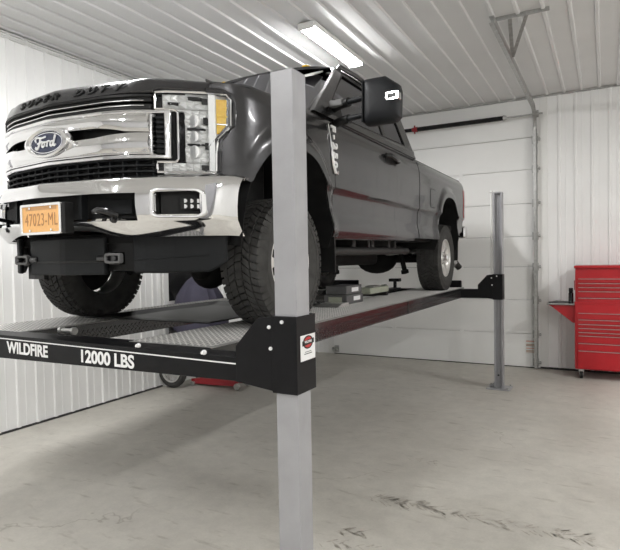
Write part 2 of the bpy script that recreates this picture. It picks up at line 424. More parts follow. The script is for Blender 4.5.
# ================================================================= LIFT
RZ = 1.36        # runway top
LY0, LY1 = 2.06, 7.66
PXR, PXL = (-1.289,-1.178), (-4.482,-4.371)
def lozenges(name, m, parent, origin, U, V, Nn, lu, lv, pitch=.042, l=.018, w=.0058, h=.0028):
    vs = []; fs = []; O = np.array(origin); U = np.array(U, float); V = np.array(V, float); Nn = np.array(Nn, float)
    nu = int(lu/pitch); nv = int(lv/pitch)
    for i in range(nu*2):
        for j in range(nv*2):
            if (i+j) % 2: continue
            cu = (i+.5)*pitch/2*1.0; cv = (j+.5)*pitch/2
            if cu > lu-.015 or cv > lv-.015: continue
            a = PI/4 if (i % 2) else -PI/4
            ca, sa = math.cos(a), math.sin(a); b = len(vs)
            for (x, y, z) in ((-l,0,0),(0,-w,0),(l,0,0),(0,w,0),(-l*.45,0,h),(l*.45,0,h)):
                vs.append(tuple(O+U*(cu+x*ca-y*sa)+V*(cv+x*sa+y*ca)+Nn*(z+.0002)))
            fs += [(b,b+1,b+5,b+4),(b+1,b+2,b+5),(b+2,b+3,b+5),(b+3,b,b+4,b+5),(b,b+1,b+4)]
    me = bpy.data.meshes.new(name); me.from_pydata(vs, [], [f for k,f in enumerate(fs) if k % 5 != 4]); me.materials.append(m)
    o = bpy.data.objects.new(name, me); C.objects.link(o); o.parent = parent; return o
M['plate'] = mat('grey_glossy_tread_plate', (.30,.297,.29), .42, .3, .0, noise=.3, nscale=5)
M['platetip'] = mat('worn_tread_tips', (.75,.74,.72), .32, .4)
M['plateblack'] = mat('black_gloss_tread_plate', (.010,.010,.011), .2, 0, .35)

lift = empty('four_post_lift', (-2.83, LY0, 0))
tag(lift, 'black and grey four-post car lift holding up the pickup truck', 'car lift')
LO = (-2.83, LY0, 0)
def lp(o): return loc(o, LO)
def sub(o, par, m=True):
    return loc(o, LO)
def post(x0, x1, y0, y1, front, right):
    t = .007
    if not front: x0, x1 = (-1.318,-1.205) if right else (-4.455,-4.342)
    mb = MB()
    if front:
        mb.ring([(x0,y0,.012),(x1,y0,.012),(x1,y1,.012),(x0,y1,.012)],[(x0+t,y0+t,.012),(x1-t,y0+t,.012),(x1-t,y1-t,.012),(x0+t,y1-t,.012)],(0,0,2.606))
    else:   # open channel, seen into from the front
        mb.box((x0,y0,.012),(x0+t,y1,2.64)).box((x1-t,y0,.012),(x1,y1,2.64)).box((x0,y0+.045,.012),(x1,y0+.045+t,2.64))
        mb.box((x0,y0,.012),(x0+.02,y0+t,2.64)).box((x1-.02,y0,.012),(x1,y0+t,2.64))
    p = lp(mb.build('post', M['liftgrey'], lift, bevel=.004, seg=3))
    c = MB().box((x0+.001,y0+.001,2.63 if not front else 2.608),(x1-.001,y1-.001,2.646 if not front else 2.620)); lp(c.build('post_cap', M['liftdark'] if front else M['liftgrey'], p))
    b = MB().box((x0-.10,y0-.07,0),(x1+.10,y1+.07,.014)); b.prism([(x0-.07,y0+.05,.014),(x0,y0+.05,.014),(x0,y0+.05,.10)],(0,.008,0))
    lp(b.build('base_plate', M['liftgrey'], p, bevel=.003))
    for sx in (x0-.07, x1+.07):
        for sy in (y0-.04, y1+.04):
            lp(MB().cyl((sx,sy,.014),(sx,sy,.04),.011,n=6).cyl((sx,sy,.014),(sx,sy,.019),.018).build('anchor_bolt', M['steel'], p))
    if not front:
        lp(MB().cyl((x0-.028,y0+.03,1.5),(x0-.028,y0+.03,2.64),.014).sph((x0-.028,y0+.03,2.655),.024).build('lifting_cable', M['white'], p, smooth=True))
        lp(MB().box((x0+.045,y0+.036,.2),(x0+.06,y0+.0455,2.55)).build('latch_ladder', M['liftgrey'], p))
        lp(MB().cyl((x0+.055,y0-.004,.19),(x0+.055,y0+.004,.19),.012).build('screw', M['black'], p))
def carriage(x0, x1, y0, y1, front, right):
    if not front: x0, x1 = (-1.318,-1.205) if right else (-4.455,-4.342)
    sgn = 1 if right else -1; d = .012; yb_ = .045 if front else d
    zt, zb = 1.55, 1.208
    mb = MB().ring([(x0-d,y0-d,zb),(x1+d*.4,y0-d,zb),(x1+d*.4,y1+yb_,zb),(x0-d,y1+yb_,zb)],[(x0-.002,y0-.002,zb),(x1+.002,y0-.002,zb),(x1+.002,y1+yb_-.008,zb),(x0-.002,y1+yb_-.008,zb)],(0,0,zt-zb))
    c = lp(mb.build('carriage', M['liftblack'], lift, bevel=.003))
    xi = x0-d if right else x1+d; yy = y0-d if front else y1+d-.006
    g = [(xi,yy,zt-.004),(xi-sgn*.075,yy,zt-.012),(xi-sgn*.197,yy,1.405),(xi-sgn*.197,yy,1.24),(xi,yy,1.215)]
    lp(MB().prism(g,(0,.008,0)).prism([(p[0],p[1]+(y1-y0)*(1 if front else -1),p[2]) for p in g],(0,.008,0)).build('gusset', M['liftblack'], c, bevel=.002))
    yb = y0-d if front else y0-d
    for (bx, bz) in ((xi-sgn*.012,1.50),(xi+sgn*.055,1.525),(xi-sgn*.005,1.405)):
        lp(MB().cyl((bx,yb-.009,bz),(bx,yb+.001,bz),.0065,n=6).cyl((bx,yb-.004,bz),(bx,yb,bz),.0085).build('bolt', M['whitelabel'], c))
    if front and right:
        s = lp(MB().box((x1+d*.4,y0+.020,1.348),(x1+d*.4+.0012,y1+.038,1.462)).build('sticker', M['whitelabel'], c))
        s['label'] = 'white sticker with red and black oval emblem'
        yc = (y0+y1)/2+.029; xx = x1+d*.4+.0012
        def el(ry, rz, zc, n=24, k=0): return [(xx+.0004*k, yc+ry*math.cos(2*PI*q/n), zc+rz*math.sin(2*PI*q/n)) for q in range(n)]
        lp(MB().prism(el(.047,.030,1.428), (.0004,0,0)).build('emblem_oval', M['black'], s))
        lp(MB().prism(el(.036,.024,1.428,k=1), (.0004,0,0)).build('emblem_field', M['sticker_r'], s))
        lp(MB().prism([(xx+.0008,yc-.054,1.414),(xx+.0008,yc+.054,1.420),(xx+.0008,yc+.054,1.442),(xx+.0008,yc-.054,1.436)], (.0004,0,0)).build('emblem_banner', M['black'], s))
        RX = Matrix.Rotation(PI/2,4,'Z') @ Matrix.Rotation(PI/2,4,'X')
        lp(text_mesh('emblem_lettering', 'WILDFIRE', .015, M['whitelabel'], s, Matrix.Translation((xx+.0014,yc,1.430)) @ RX, .0004, bold=.0004))
        lp(MB().box((xx,yc-.036,1.375),(xx+.0003,yc+.036,1.379)).box((xx,yc-.03,1.384),(xx+.0003,yc+.03,1.387)).build('fine_print', M['greycase'], s))
for (x0,x1,right) in ((PXR[0],PXR[1],True),(PXL[0],PXL[1],False)):
    for (y0,y1,front) in ((2.062,2.180,True),(7.655,7.79,False)):
        post(x0,x1,y0,y1,front,right); carriage(x0,x1,y0,y1,front,right)
# cross beams
def beam(y0, y1, front):
    xa, xb = -4.33, -1.33
    if front:
        prof = [(xa,y0,1.215),(xb,y0,1.243),(xb,y0,1.352),(xa,y0,1.377)]
    else: prof = [(xa,y0,1.222),(xb,y0,1.222),(xb,y0,1.345),(xa,y0,1.345)]
    b = lp(MB().prism(prof,(0,y1-y0,0)).build('cross_beam', M['liftblack'], lift, bevel=.004))
    if front:
        def zl(x): return 1.347 + (1.322-1.347)*(x+3.27)/(-1.50+3.27)
        xl0, xl1 = -3.9, -1.50
        lp(MB().prism([(xl0,y0-.0015,zl(xl0)-.003),(xl1,y0-.0015,zl(xl1)-.003),(xl1,y0-.0015,zl(xl1)+.003),(xl0,y0-.0015,zl(xl0)+.003)],(0,.0015,0)).build('pinstripe', M['whitelabel'], b))
        sl = -math.atan((1.347-1.322)/1.77)
        for (body, xc, wid) in (('WILDFIRE', -3.013, .38),('12000 LBS', -2.352, .40)):
            zc = zl(xc)-.047
            t = text_mesh('lettering', body, .094, M['whitelabel'], b, Matrix.Identity(4), .0012, bold=.003)
            w = max(v.co.x for v in t.data.vertices)-min(v.co.x for v in t.data.vertices)
            t.data.transform(Matrix.Diagonal((wid/w,1,1,1)))
            t.data.transform(Matrix.Translation((xc,y0-.001,zc-.006)) @ Matrix.Rotation(-sl,4,'Y') @ FACE_Y); lp(t)
        for (bx,bz) in ((-2.105,1.372),(-1.68,1.364)):
            lp(MB().cyl((bx,y0-.022,bz),(bx,y0,bz),.008,n=8).cyl((bx,y0-.008,bz),(bx,y0,bz),.012).build('bolt', M['whitelabel'], b, smooth=True))
    return b
beam(2.052, 2.185, True); beam(7.665, 7.78, False)
# runways
def runway(x0, x1, inner_right):
    ya, yb = 2.20, 7.86
    mb = MB()
    mb.box((x0,ya,RZ-.006),(x1,yb,RZ))
    r = lp(mb.build('runway', M['plate'], lift, bevel=.0015))
    lz = lozenges('tread_pattern', M['platetip'], r, (x0+.01,ya+.01,RZ), (1,0,0), (0,1,0), (0,0,1), x1-x0-.02, yb-ya-.02); lp(lz)
    lz['kind'] = 'stuff'
    s = MB()
    for xx in (x0, x1-.007): s.box((xx,ya,RZ-.135),(xx+.007,yb,RZ-.006))
    for xx in (x0, x1-.05): s.box((xx,ya,RZ-.135),(xx+.05,yb,RZ-.128))
    for k in range(12):
        yy = ya+.2+k*.46; s.box((x0+.01,yy,RZ-.12),(x1-.01,yy+.04,RZ-.007))
    sr = lp(s.build('side_rail', M['plateblack'], r, bevel=.002))
    if inner_right:
        l2 = lozenges('rail_tread_pattern', M['plateblack'], sr, (x1,ya+.01,RZ-.13), (0,1,0), (0,0,1), (1,0,0), yb-ya-.02, .118); lp(l2); l2['kind'] = 'stuff'
    for yy in (5.35,):
        xx = x1+.001
        lp(MB().box((xx,yy-.004,RZ-.135),(xx+.004,yy+.004,RZ-.006)).cyl((xx,yy,RZ-.10),(xx+.008,yy,RZ-.10),.010).build('rail_joint', M['frame'], r))
    # wheel stop at the far end
    lp(MB().box((x0+.02,yb-.09,RZ),(x1-.02,yb-.04,RZ+.10)).build('wheel_stop', M['liftblack'], r, bevel=.012))
    # front hook plate
    lp(MB().box((x0+.01,2.19,RZ-.04),(x1-.01,2.215,RZ-.002)).build('hook_plate', M['liftblack'], r, bevel=.003))
runway(-2.335,-1.755,True)
runway(-3.905,-3.325,True)
# cable sheave seen on top of the beam between the runways
lp(MB().cyl((-3.04,2.31,1.375),(-2.92,2.31,1.375),.016).cyl((-3.05,2.31,1.375),(-3.03,2.31,1.375),.024).cyl((-2.935,2.31,1.375),(-2.915,2.31,1.375),.024).build('cable_end', M['steel'], lift, smooth=True))
lp(MB().box((-3.32,2.25,1.25),(-2.34,2.33,1.345)).box((-3.32,2.19,1.30),(-2.34,2.25,1.36)).build('inner_cross_plate', M['liftblack'], lift, bevel=.006))

# drip trays between the runways
def tray(x0, x1, y0, y1, z, label):
    t = empty('drip_tray', ((x0+x1)/2,(y0+y1)/2,z)); tag(t, label, 'tray')
    mb = MB(); P = []
    nx, ny = 26, 14
    for i in range(nx+1):
        row = []
        for j in range(ny+1):
            x = x0+(x1-x0)*i/nx; y = y0+(y1-y0)*j/ny
            e = min(i, nx-i, j, ny-j)
            row.append((x-(x0+x1)/2, y-(y0+y1)/2, (.022 if e == 0 else (.026 if e == 1 else .004))+.002*math.sin(x*17+y*9)))
        P.append(row)
    mb.grid(P); mb.build('tray_shell', M['traymat'], t, smooth=True, solid=.003)
    MB().ring([(-(x1-x0)/2,-(y1-y0)/2,.02),((x1-x0)/2,-(y1-y0)/2,.02),((x1-x0)/2,(y1-y0)/2,.02),(-(x1-x0)/2,(y1-y0)/2,.02)],[(-(x1-x0)/2+.02,-(y1-y0)/2+.02,.02),((x1-x0)/2-.02,-(y1-y0)/2+.02,.02),((x1-x0)/2-.02,(y1-y0)/2-.02,.02),(-(x1-x0)/2+.02,(y1-y0)/2-.02,.02)],(0,0,.008)).build('rim', M['traymat'], t, bevel=.002)
tray(-3.42,-2.27,2.80,4.40,RZ+.010,'glossy black drip tray spanning the gap between the lift runways, under the engine')

# rolling bridge jack between runways + boxes on it
jk = empty('rolling_bridge_jack', (-2.83,5.6,RZ)); tag(jk, 'dark bridge jack spanning the lift runways behind the front wheels', 'jack')
mb = MB().box((-.58,-.42,.004),(.62,-.36,.05)).box((-.58,.36,.004),(.62,.42,.05)).box((-.50,-.40,.01),(-.44,.40,.05)).box((.40,-.40,.01),(.46,.40,.05))
mb.build('bridge_frame', M['frame'], jk, bevel=.004)
MB().prism([(.10,-.3,.05),(.10,.35,.05),(.10,.30,.10),(.10,-.1,.12)],(.14,0,0)).build('scissor_arm', M['liftblack'], jk, bevel=.004)
for (yy) in (1.33,):
    a = MB().box((.30,.42,.012),(.42,1.45,.036)).cyl((.38,yy,.03),(.38,yy,.12),.022).box((.31,yy-.05,.12),(.45,yy+.05,.16)); a.build('lifting_pad', M['liftblack'], jk, bevel=.004)
MB().box((-.30,1.30,.004),(.40,1.36,.035)).box((-.30,.42,.004),(-.24,1.36,.03)).build('extension_bar', M['frame'], jk)
bx = empty('grey_case', (-2.25,4.90,RZ+.052)); tag(bx, 'stack of two grey cases with white labels sitting beside the front wheel on the lift', 'case')
MB().box((-.12,-.22,-.05),(.12,.18,.04)).build('lower_case', M['greycase'], bx, bevel=.008)
MB().box((-.11,-.20,.042),(.11,.17,.125)).build('upper_case', M['greycase'], bx, bevel=.008)
MB().box((.1195,-.06,-.02),(.1215,.10,.02)).build('lower_label', M['whitelabel'], bx)
MB().box((.1095,-.08,.065),(.1115,.08,.105)).build('upper_label', M['whitelabel'], bx)
MB().box((-.07,-.2215,-.03),(.07,-.2195,.02)).build('end_label', M['palegreen'], bx)
pg = empty('hydraulic_pump', (-2.26,5.66,RZ+.048)); tag(pg, 'pale grey-green pump block lying on the lift beside the grey cases', 'pump')
MB().box((-.08,-.26,.004),(.08,.30,.070)).build('pump_body', M['palegreen'], pg, bevel=.012)
MB().cyl((.0,.30,.05),(.0,.40,.05),.03).box((-.05,-.10,.070),(.05,.12,.085)).build('pump_fitting', M['steel'], pg, smooth=True)
wt = empty('silver_wheel_chock', (-2.20,4.50,RZ)); tag(wt, 'pale flat chock lying on the runway just behind the front tyre', 'chock')
MB().prism([(-.16,-.12,.004),(-.16,.12,.004),(-.16,.12,.03),(-.16,-.02,.03)],(.28,0,0)).build('chock_wedge', M['alu'], wt, bevel=.003)
MB().box((-.13,-.05,.005),(-.10,.06,.045)).build('chock_handle', M['black'], wt)

# ================================================================= TRUCK
truck = empty('pickup_truck', (-2.815, 3.15, RZ))
tag(truck, 'dark grey heavy-duty pickup truck with chrome grille raised on the lift', 'pickup truck')
TS = [0,.4,.55,.7,.85,.97,1.03]; TY = [2.10,2.15,2.20,2.30,2.44,2.58,2.75]
_xs = np.linspace(-1.2,1.2,481); _raw = np.interp(np.abs(_xs), TS+[1.2], TY+[3.6])-3.15
_k = np.ones(13)/13; _sm = np.convolve(np.pad(_raw,6,mode='edge'), _k, 'valid')
def plan(s): return float(np.interp(s, _xs, _sm))
def lin(a, b, n): return [a+(b-a)*i/n for i in range(n+1)]
def ev(f, s): return f(s) if callable(f) else f
def band(mb, s0, s1, zt, zb, off, th, n=None, nz=1, bulge=0):
    """closed solid strip following the truck's curved nose"""
    n = n or max(2, int(abs(s1-s0)/.03)); rows = []
    for s in lin(s0, s1, n):
        t, b = ev(zt, s), ev(zb, s); y = plan(s)+ev(off, s)
        lo = [(s,y-bulge*math.sin(PI*k/nz),b+(t-b)*k/nz) for k in range(nz+1)]
        rows.append(lo+[(s,y+th,t),(s,y+th,b)])
    V = [[mb.bm.verts.new(p) for p in r] for r in rows]; m = len(rows[0])
    for i in range(n):
        for j in range(m):
            j2 = (j+1) % m; mb.bm.faces.new((V[i][j],V[i+1][j],V[i+1][j2],V[i][j2]))
    mb.bm.faces.new(V[0][::-1]); mb.bm.faces.new(V[-1]); return mb
def curved_prism(mb, pts, off, th):
    """polygon (s,z) whose front follows nose offset"""
    a = [mb.bm.verts.new((s,plan(s)+off,z)) for s,z in pts]; b = [mb.bm.verts.new((s,plan(s)+off+th,z)) for s,z in pts]
    n = len(pts); mb.bm.faces.new(a[::-1]); mb.bm.faces.new(b)
    for i in range(n): mb.bm.faces.new((a[i],a[(i+1)%n],b[(i+1)%n],b[i]))
    return mb

# --- side body panels
SZ = [.50,.60,.64,.69,.80,.92,.958,.972,1.05,1.25,1.38,1.45,1.49,1.53]
SX = [.955,.985,1.004,1.006,.984,.988,1.000,1.018,1.014,1.020,1.014,.998,.978,.940]
def side_x(z): return float(np.interp(z, SZ, SX))
ARF = (.015,.55,.50,.665); ARR = (4.045,.535,.50,.70)
def arch_z(ly, A):
    u = abs(ly-A[0])/A[1]
    if u >= 1: return None
    return A[2]+A[3]*(1-u**2.6)**(1/2.2)
def flare(ly, z):
    f = 0
    for A, am in ((ARF,.032),(ARR,.030)):
        u = abs(ly-A[0])/A[1]; v = max(0,(z-A[2]))/A[3]
        d = (u**2.6+v**2.2)**(1/2.4)-1
        if d > -.05:
            t_ = min(1, max(0, (d-.07)/.13)); f = max(f, am*(1-t_*t_*(3-2*t_)))
    return f
def nose_lim(ly):   # max |s| allowed at this ly by the plan curve
    i = len(_xs)//2
    return float(np.interp(ly, _sm[i:], _xs[i:]))
def body_x(ly, z):
    x = side_x(z)+flare(ly, z)
    if ly < .25:
        b_ = nose_lim(ly); k_ = .018
        x = -k_*math.log(math.exp(-(x-1)/k_)+math.exp(-(b_-1)/k_))+1
    # shoulder of bed / hood taper
    return x
def side_panel(name, ly0, ly1, ztop, zbot, sgn, nz=48, front_shift=None):
    st = set(lin(ly0, ly1, max(4, int((ly1-ly0)/.05))))
    for A in (ARF, ARR):
        for k in range(41):
            u = math.cos(PI*k/40)*A[1]*.9999+A[0]
            if ly0 < u < ly1: st.add(u)
    st = sorted(st); rows = []
    for ly in st:
        zb = ev(zbot, ly)
        for A in (ARF, ARR):
            a = arch_z(ly, A)
            if a is not None: zb = max(zb, a)
        zt = ev(ztop, ly); row = []
        for k in range(nz+1):
            z = zb+(zt-zb)*k/nz; l = ly
            if front_shift: l = ly+front_shift(z)*max(0, 1-(ly-ly0)/.25)
            row.append((sgn*body_x(l, z), l, z))
        # roll bottom edge inward
        l0 = row[0]; row = [(l0[0]-sgn*.035, l0[1], l0[2]+.004)]+row
        rows.append(row)
    mb = MB(); mb.grid(rows)
    return mb.build(name, M['paint'], truck, smooth=True, solid=.012, off=-1 if True else 1)
def ztop_f(ly): return float(np.interp(ly, [-.65,-.5,.22,.62,2.77,4.96],[1.435,1.45,1.488,1.505,1.53,1.535]))
def zbot_f(ly): return float(np.interp(ly, [-.65,-.5,.58,2.8,3.5,4.55,4.96],[.93,.90,.60,.645,.65,.72,.80]))
for sgn in (1,-1):
    f = side_panel('front_fender', -.69, .625, ztop_f, zbot_f, sgn, front_shift=lambda z: float(np.interp(z,[.9,1.08,1.2,1.5],[.0,.0,.075,.085])))
    side_panel('front_door', .632, 2.035, ztop_f, zbot_f, sgn)
    side_panel('rear_door', 2.037, 2.770, ztop_f, zbot_f, sgn)
    b = side_panel('bed_side', 2.792, 4.96, ztop_f, zbot_f, sgn)
    # rocker under doors
    MB().prism([(sgn*.965,.60,.645),(sgn*.955,.60,.585),(sgn*.90,.60,.585),(sgn*.90,.60,.645)],(0,2.17,.03)).build('rocker_panel', M['paint'], truck, bevel=.01)
    # arch lips and liners
    for A, nm in ((ARF,'f'),(ARR,'r')):
        pts = []
        for k in range(33):
            u = -math.cos(PI*k/32); ly = A[0]+A[1]*u*.9999; z = arch_z(ly, A)
            pts.append((ly, z))
        rows = [[(sgn*xx, ly, z+dz) for xx,dz in ((body_x(ly,z)-.01,.006),(.80,.02),(.42,.02))] for ly,z in pts]
        mb = MB(); mb.grid(rows); mb.build('wheel_well_liner', M['under'], truck, smooth=True, solid=.006)
    # fuel door outline on driver's side bed
# fuel door
def on_side(mb, pts, t=.003, lift_=.002, sgn=1):
    a = [mb.bm.verts.new((sgn*(body_x(ly,z)+lift_), ly, z)) for ly,z in pts]; b = [mb.bm.verts.new((sgn*(body_x(ly,z)+lift_-t-.004), ly, z)) for ly,z in pts]
    n = len(pts); mb.bm.faces.new(a); mb.bm.faces.new(b[::-1])
    for i in range(n): mb.bm.faces.new((a[i],b[i],b[(i+1)%n],a[(i+1)%n]))
def rrect(u0,u1,v0,v1,r,n=5):
    p = []
    for (cu,cv,a0) in ((u1-r,v1-r,0),(u0+r,v1-r,PI/2),(u0+r,v0+r,PI),(u1-r,v0+r,1.5*PI)):
        for k in range(n+1): a = a0+PI/2*k/n; p.append((cu+r*math.cos(a), cv+r*math.sin(a)))
    return p
mb = MB(); on_side(mb, rrect(3.20,3.42,1.02,1.24,.025), .003, .0012); fd = mb.build('fuel_door_gap', M['black'], truck)
mb = MB(); on_side(mb, rrect(3.206,3.414,1.026,1.234,.022), .003, .003); mb.build('fuel_door', M['paint'], truck, bevel=.001)
# lower body crease trims between doors : belt moulding
for sgn in (1,-1):
    mb = MB()
    mb.tube([(sgn*(side_x(ztop_f(l))+.004), l, ztop_f(l)-.002) for l in lin(.75,2.6,12)], .010, 8); mb.build('belt_moulding', M['black'], truck, smooth=True)

# --- dark inner structure
MB().box((-.93,.62,.62),(.93,4.9,.70)).build('floor_pan', M['under'], truck)
MB().box((-.60,-.66,.72),(.60,.30,1.28)).build('engine_bay', M['under'], truck, bevel=.03)
MB().box((-.92,.56,.62),(.92,.63,1.45)).build('firewall', M['under'], truck)
MB().box((-.92,2.74,.70),(.92,2.775,1.52)).build('cab_back_panel', M['paint'], truck)
MB().box((-.955,2.795,.70),(.955,2.83,1.515)).box((-.93,4.90,.78),(.93,4.955,1.50)).build('bed_bulkhead', M['paint'], truck, bevel=.008)
MB().box((-.93,2.83,.80),(.93,4.90,.86)).build('bed_floor', M['under'], truck)
for sgn in (1,-1):
    MB().box((sgn*.93-.02,2.8,1.50),(sgn*.93+.02,4.95,1.53)).build('bed_rail_cap', M['black'], truck, bevel=.008)

# --- greenhouse
def gx(z): return .985-.305*(z-1.52) if z < 2.0 else .985-.305*.48-(z-2.0)*.75
def interp_loop(pts, n=10):
    out = []
    for i in range(len(pts)):
        a = pts[i]; b = pts[(i+1) % len(pts)]
        for k in range(n): out.append((a[0]+(b[0]-a[0])*k/n, a[1]+(b[1]-a[1])*k/n))
    return out
OUT = [(.34,1.50),(1.13,2.07),(1.60,2.105),(2.43,2.10),(2.60,2.04),(2.76,1.515)]
INN = [(.58,1.54),(1.17,2.015),(1.66,2.025),(2.26,2.01),(2.38,1.985),(2.48,1.61)]
for sgn in (1,-1):
    o3 = [(sgn*gx(z),l,z) for l,z in interp_loop(OUT)]; i3 = [(sgn*gx(z),l,z) for l,z in interp_loop(INN)]
    mb = MB().ring(o3, i3, (-sgn*.035,0,0)); mb.build('cab_side_frame', M['paint'], truck, smooth=True)
    # window surround gasket + glass panes
    INS = [(l+(.012 if l < 1.8 else -.012), z+(.010 if z < 1.7 else -.010)) for l,z in INN]
    mb = MB().ring([(sgn*(gx(z)+.001),l,z) for l,z in interp_loop(INN)], [(sgn*(gx(z)+.001),l,z) for l,z in interp_loop(INS)], (-sgn*.012,0,0)); mb.build('window_seal', M['black'], truck)
    def wp(pts): return [(sgn*(gx(z)-.012),l,z) for l,z in pts]
    MB().prism(wp([(.58,1.535),(1.82,1.58),(1.82,2.02),(1.66,2.025),(1.17,2.015)]), (-sgn*.005,0,0)).build('front_door_window', M['glass'], truck)
    MB().prism(wp([(1.89,1.583),(2.48,1.61),(2.38,1.985),(2.26,2.01),(1.89,2.02)]), (-sgn*.005,0,0)).build('rear_door_window', M['glass'], truck)
    MB().prism([(sgn*(gx(z)-.002),l,z) for l,z in ((1.82,1.575),(1.895,1.578),(1.895,2.02),(1.82,2.02))], (-sgn*.02,0,0)).build('door_pillar', M['blackgloss'], truck)
    MB().prism([(sgn*(side_x(1.50)-.0),.50,1.48),(sgn*(side_x(1.5)),2.80,1.51),(sgn*gx(1.56),2.74,1.60),(sgn*gx(1.54),.56,1.545)], (-sgn*.03,0,0)).build('belt_panel', M['paint'], truck, bevel=.01)
# windshield & roof
def ws(u, v):   # u -1..1 across, v 0..1 up
    w = .86+(.70-.86)*v; s = u*w
    ly = (.24+.10*abs(u)**2)+(1.12-.24)*v + (.0+.05*abs(u)**2)*v; z = 1.475+(2.115-1.475)*v+.015*(1-u*u)*v-.03*abs(u)**3*v
    return (s, ly, z)
mb = MB(); mb.grid([[ws(u,v) for v in lin(0,1.05,10)] for u in lin(-1.04,1.04,20)]); mb.build('windshield', M['windshield'], truck, smooth=True, solid=.005)
for sgn in (1,-1):
    mb = MB(); pts = [ws(sgn*1.0,v) for v in lin(0,1,10)]
    mb.tube([(p[0]+sgn*(.05+.0*k),p[1]+.015,p[2]+.0) for k,p in enumerate(pts[:-1])]+[(sgn*.775,1.26,2.110),(sgn*.778,1.6,2.128),(sgn*.778,2.40,2.118),(sgn*.77,2.60,2.07)], .022, 12)
    mb.build('roof_pillar', M['paint'], truck, smooth=True)
mb = MB(); P = []
for u in lin(-1,1,24):
    row = []
    for l in [1.118,1.135,1.17,1.27]+lin(1.4,2.45,8)+[2.53,2.59,2.62]:
        z = 2.115+.035*(1-abs(u)**2.2) + .02*math.sin(PI*min(1,max(0,(l-1.12)/1.5))) - (.03 if l > 2.57 else 0)-(.09 if l > 2.61 else 0)-.04*abs(u)**5
        if l < 1.13: z = 2.108+.012*(1-u*u)-.03*abs(u)**3
        row.append((u*.785, l+(.05*abs(u)**2 if l < 1.4 else 0), z))
    P.append(row)
mb.grid(P); mb.build('roof', M['paint'], truck, smooth=True, solid=.006)
for x in (-.45,-.22,0,.22,.45):
    MB().sph((x,1.25,2.165),.04,(1.0,1.3,.35)).build('roof_marker_lamp', M['amber'], truck, smooth=True)
MB().prism([(-.80,2.70,1.52),(.80,2.70,1.52),(.72,2.57,2.07),(-.72,2.57,2.07)],(0,-.006,0)).build('rear_window', M['darkglass'], truck)
MB().box((-.70,1.22,2.055),(.70,2.58,2.075)).build('headliner', M['liner'], truck, bevel=.01)
MB().prism([(-.66,.98,1.98),(-.12,.98,1.98),(-.12,1.16,2.06),(-.66,1.16,2.06)],(0,0,.012)).build('sun_visor', M['liner'], truck)
MB().prism([(.66,.98,1.98),(.12,.98,1.98),(.12,1.16,2.06),(.66,1.16,2.06)],(0,0,.012)).build('sun_visor', M['liner'], truck)
# interior: dash, seats, steering wheel
MB().box((-.86,.55,1.15),(.86,.95,1.50)).build('dashboard', M['inner'], truck, bevel=.05, seg=3)
for sx in (-.42,.42):
    mb = MB().box((sx-.27,1.45,.95),(sx+.27,1.95,1.15)).box((sx-.26,1.88,1.1),(sx+.26,2.02,1.72)).box((sx-.13,1.92,1.74),(sx+.13,2.02,1.92)); mb.build('seat', M['inner'], truck, bevel=.05, seg=3)
mb = MB(); mb.tube([(.42+.19*math.cos(a),1.18+.06*math.sin(a),1.42+.18*math.sin(a)) for a in lin(0,2*PI,24)], .015, 8); mb.build('steering_wheel', M['inner'], truck, smooth=True)
MB().box((-.1,1.16,1.93),(.12,1.19,2.0)).build('rear_view_mirror', M['black'], truck, bevel=.01)

# --- hood
def hz(s):     # top lip height of the hood front
    return float(np.interp(abs(s), [0,.30,.50,.60,.68,.86], [1.452,1.449,1.446,1.459,1.455,1.448]))
def hb(s): return float(np.interp(abs(s), [0,.4,.64,.66,.9], [1.343,1.346,1.362,1.378,1.378]))
P = []
SS = lin(-.862,.862,80)
for s in SS:
    y = plan(s); t = hz(s); b = hb(s); row = [(s,y+.05,b-.004),(s,y+.012,b),(s,y+.002,b+.012)]
    for k in range(1,5): row.append((s, y+.002+.030*(k/4)**1.2, b+.012+(t-.022-b-.012)*k/4))
    row += [(s,y+.044,t-.010),(s,y+.062,t-.002),(s,y+.085,t+.004)]
    dome = .035*math.exp(-((abs(s)-.52)/.16)**4) + .018*math.exp(-(s/.35)**4)*0
    sw = 1-max(0,(abs(s)-.60)/.27)**2*.30
    for q in lin(.1,1,10):
        l = (y+.085)*(1-q)+.36*q
        z = (t+.004)*(1-q)+1.475*q+.085*math.sin(PI*min(1,q*.75))*sw*.55+dome*min(1,q*2)*.5
        row.append((s,l,z))
    P.append(row)
mb = MB(); mb.grid(P); hood = mb.build('hood', M['paint'], truck, smooth=True, solid=.012)
for sgn in (1,-1):   # fender crowns joining hood to fender side
    P = []
    for l in lin(-.71,.62,28):
        zt = ztop_f(l); lim = nose_lim(l) if l < -.25 else 2
        xo = min(side_x(zt), lim)
        xi = .868
        if xo < xi+.01: xo = xi+.01
        P.append([(sgn*(xo+(xi-xo)*k/6), l, zt+.012*math.sin(PI*.5*k/6)) for k in range(7)])
    mb = MB(); mb.grid(P); mb.build('fender_crown', M['paint'], truck, smooth=True, solid=.01)
    mb = MB(); band(mb, sgn*.868, sgn*.955, lambda s: hz(.86)-.004, lambda s: 1.376, .004, .06, 6); mb.build('fender_nose', M['paint'], truck, bevel=.008, smooth=True)
    # painted lip around the outside of the headlight
    mb = MB(); mb.tube([(sgn*s,plan(s)-.004,z) for s,z in ((.86,1.392),(.92,1.392),(.952,1.375),(.962,1.33),(.958,1.20),(.935,1.155),(.912,1.12),(.905,1.05),(.903,.94))], .013, 8); mb.build('fender_lip', M['paint'], truck, smooth=True)
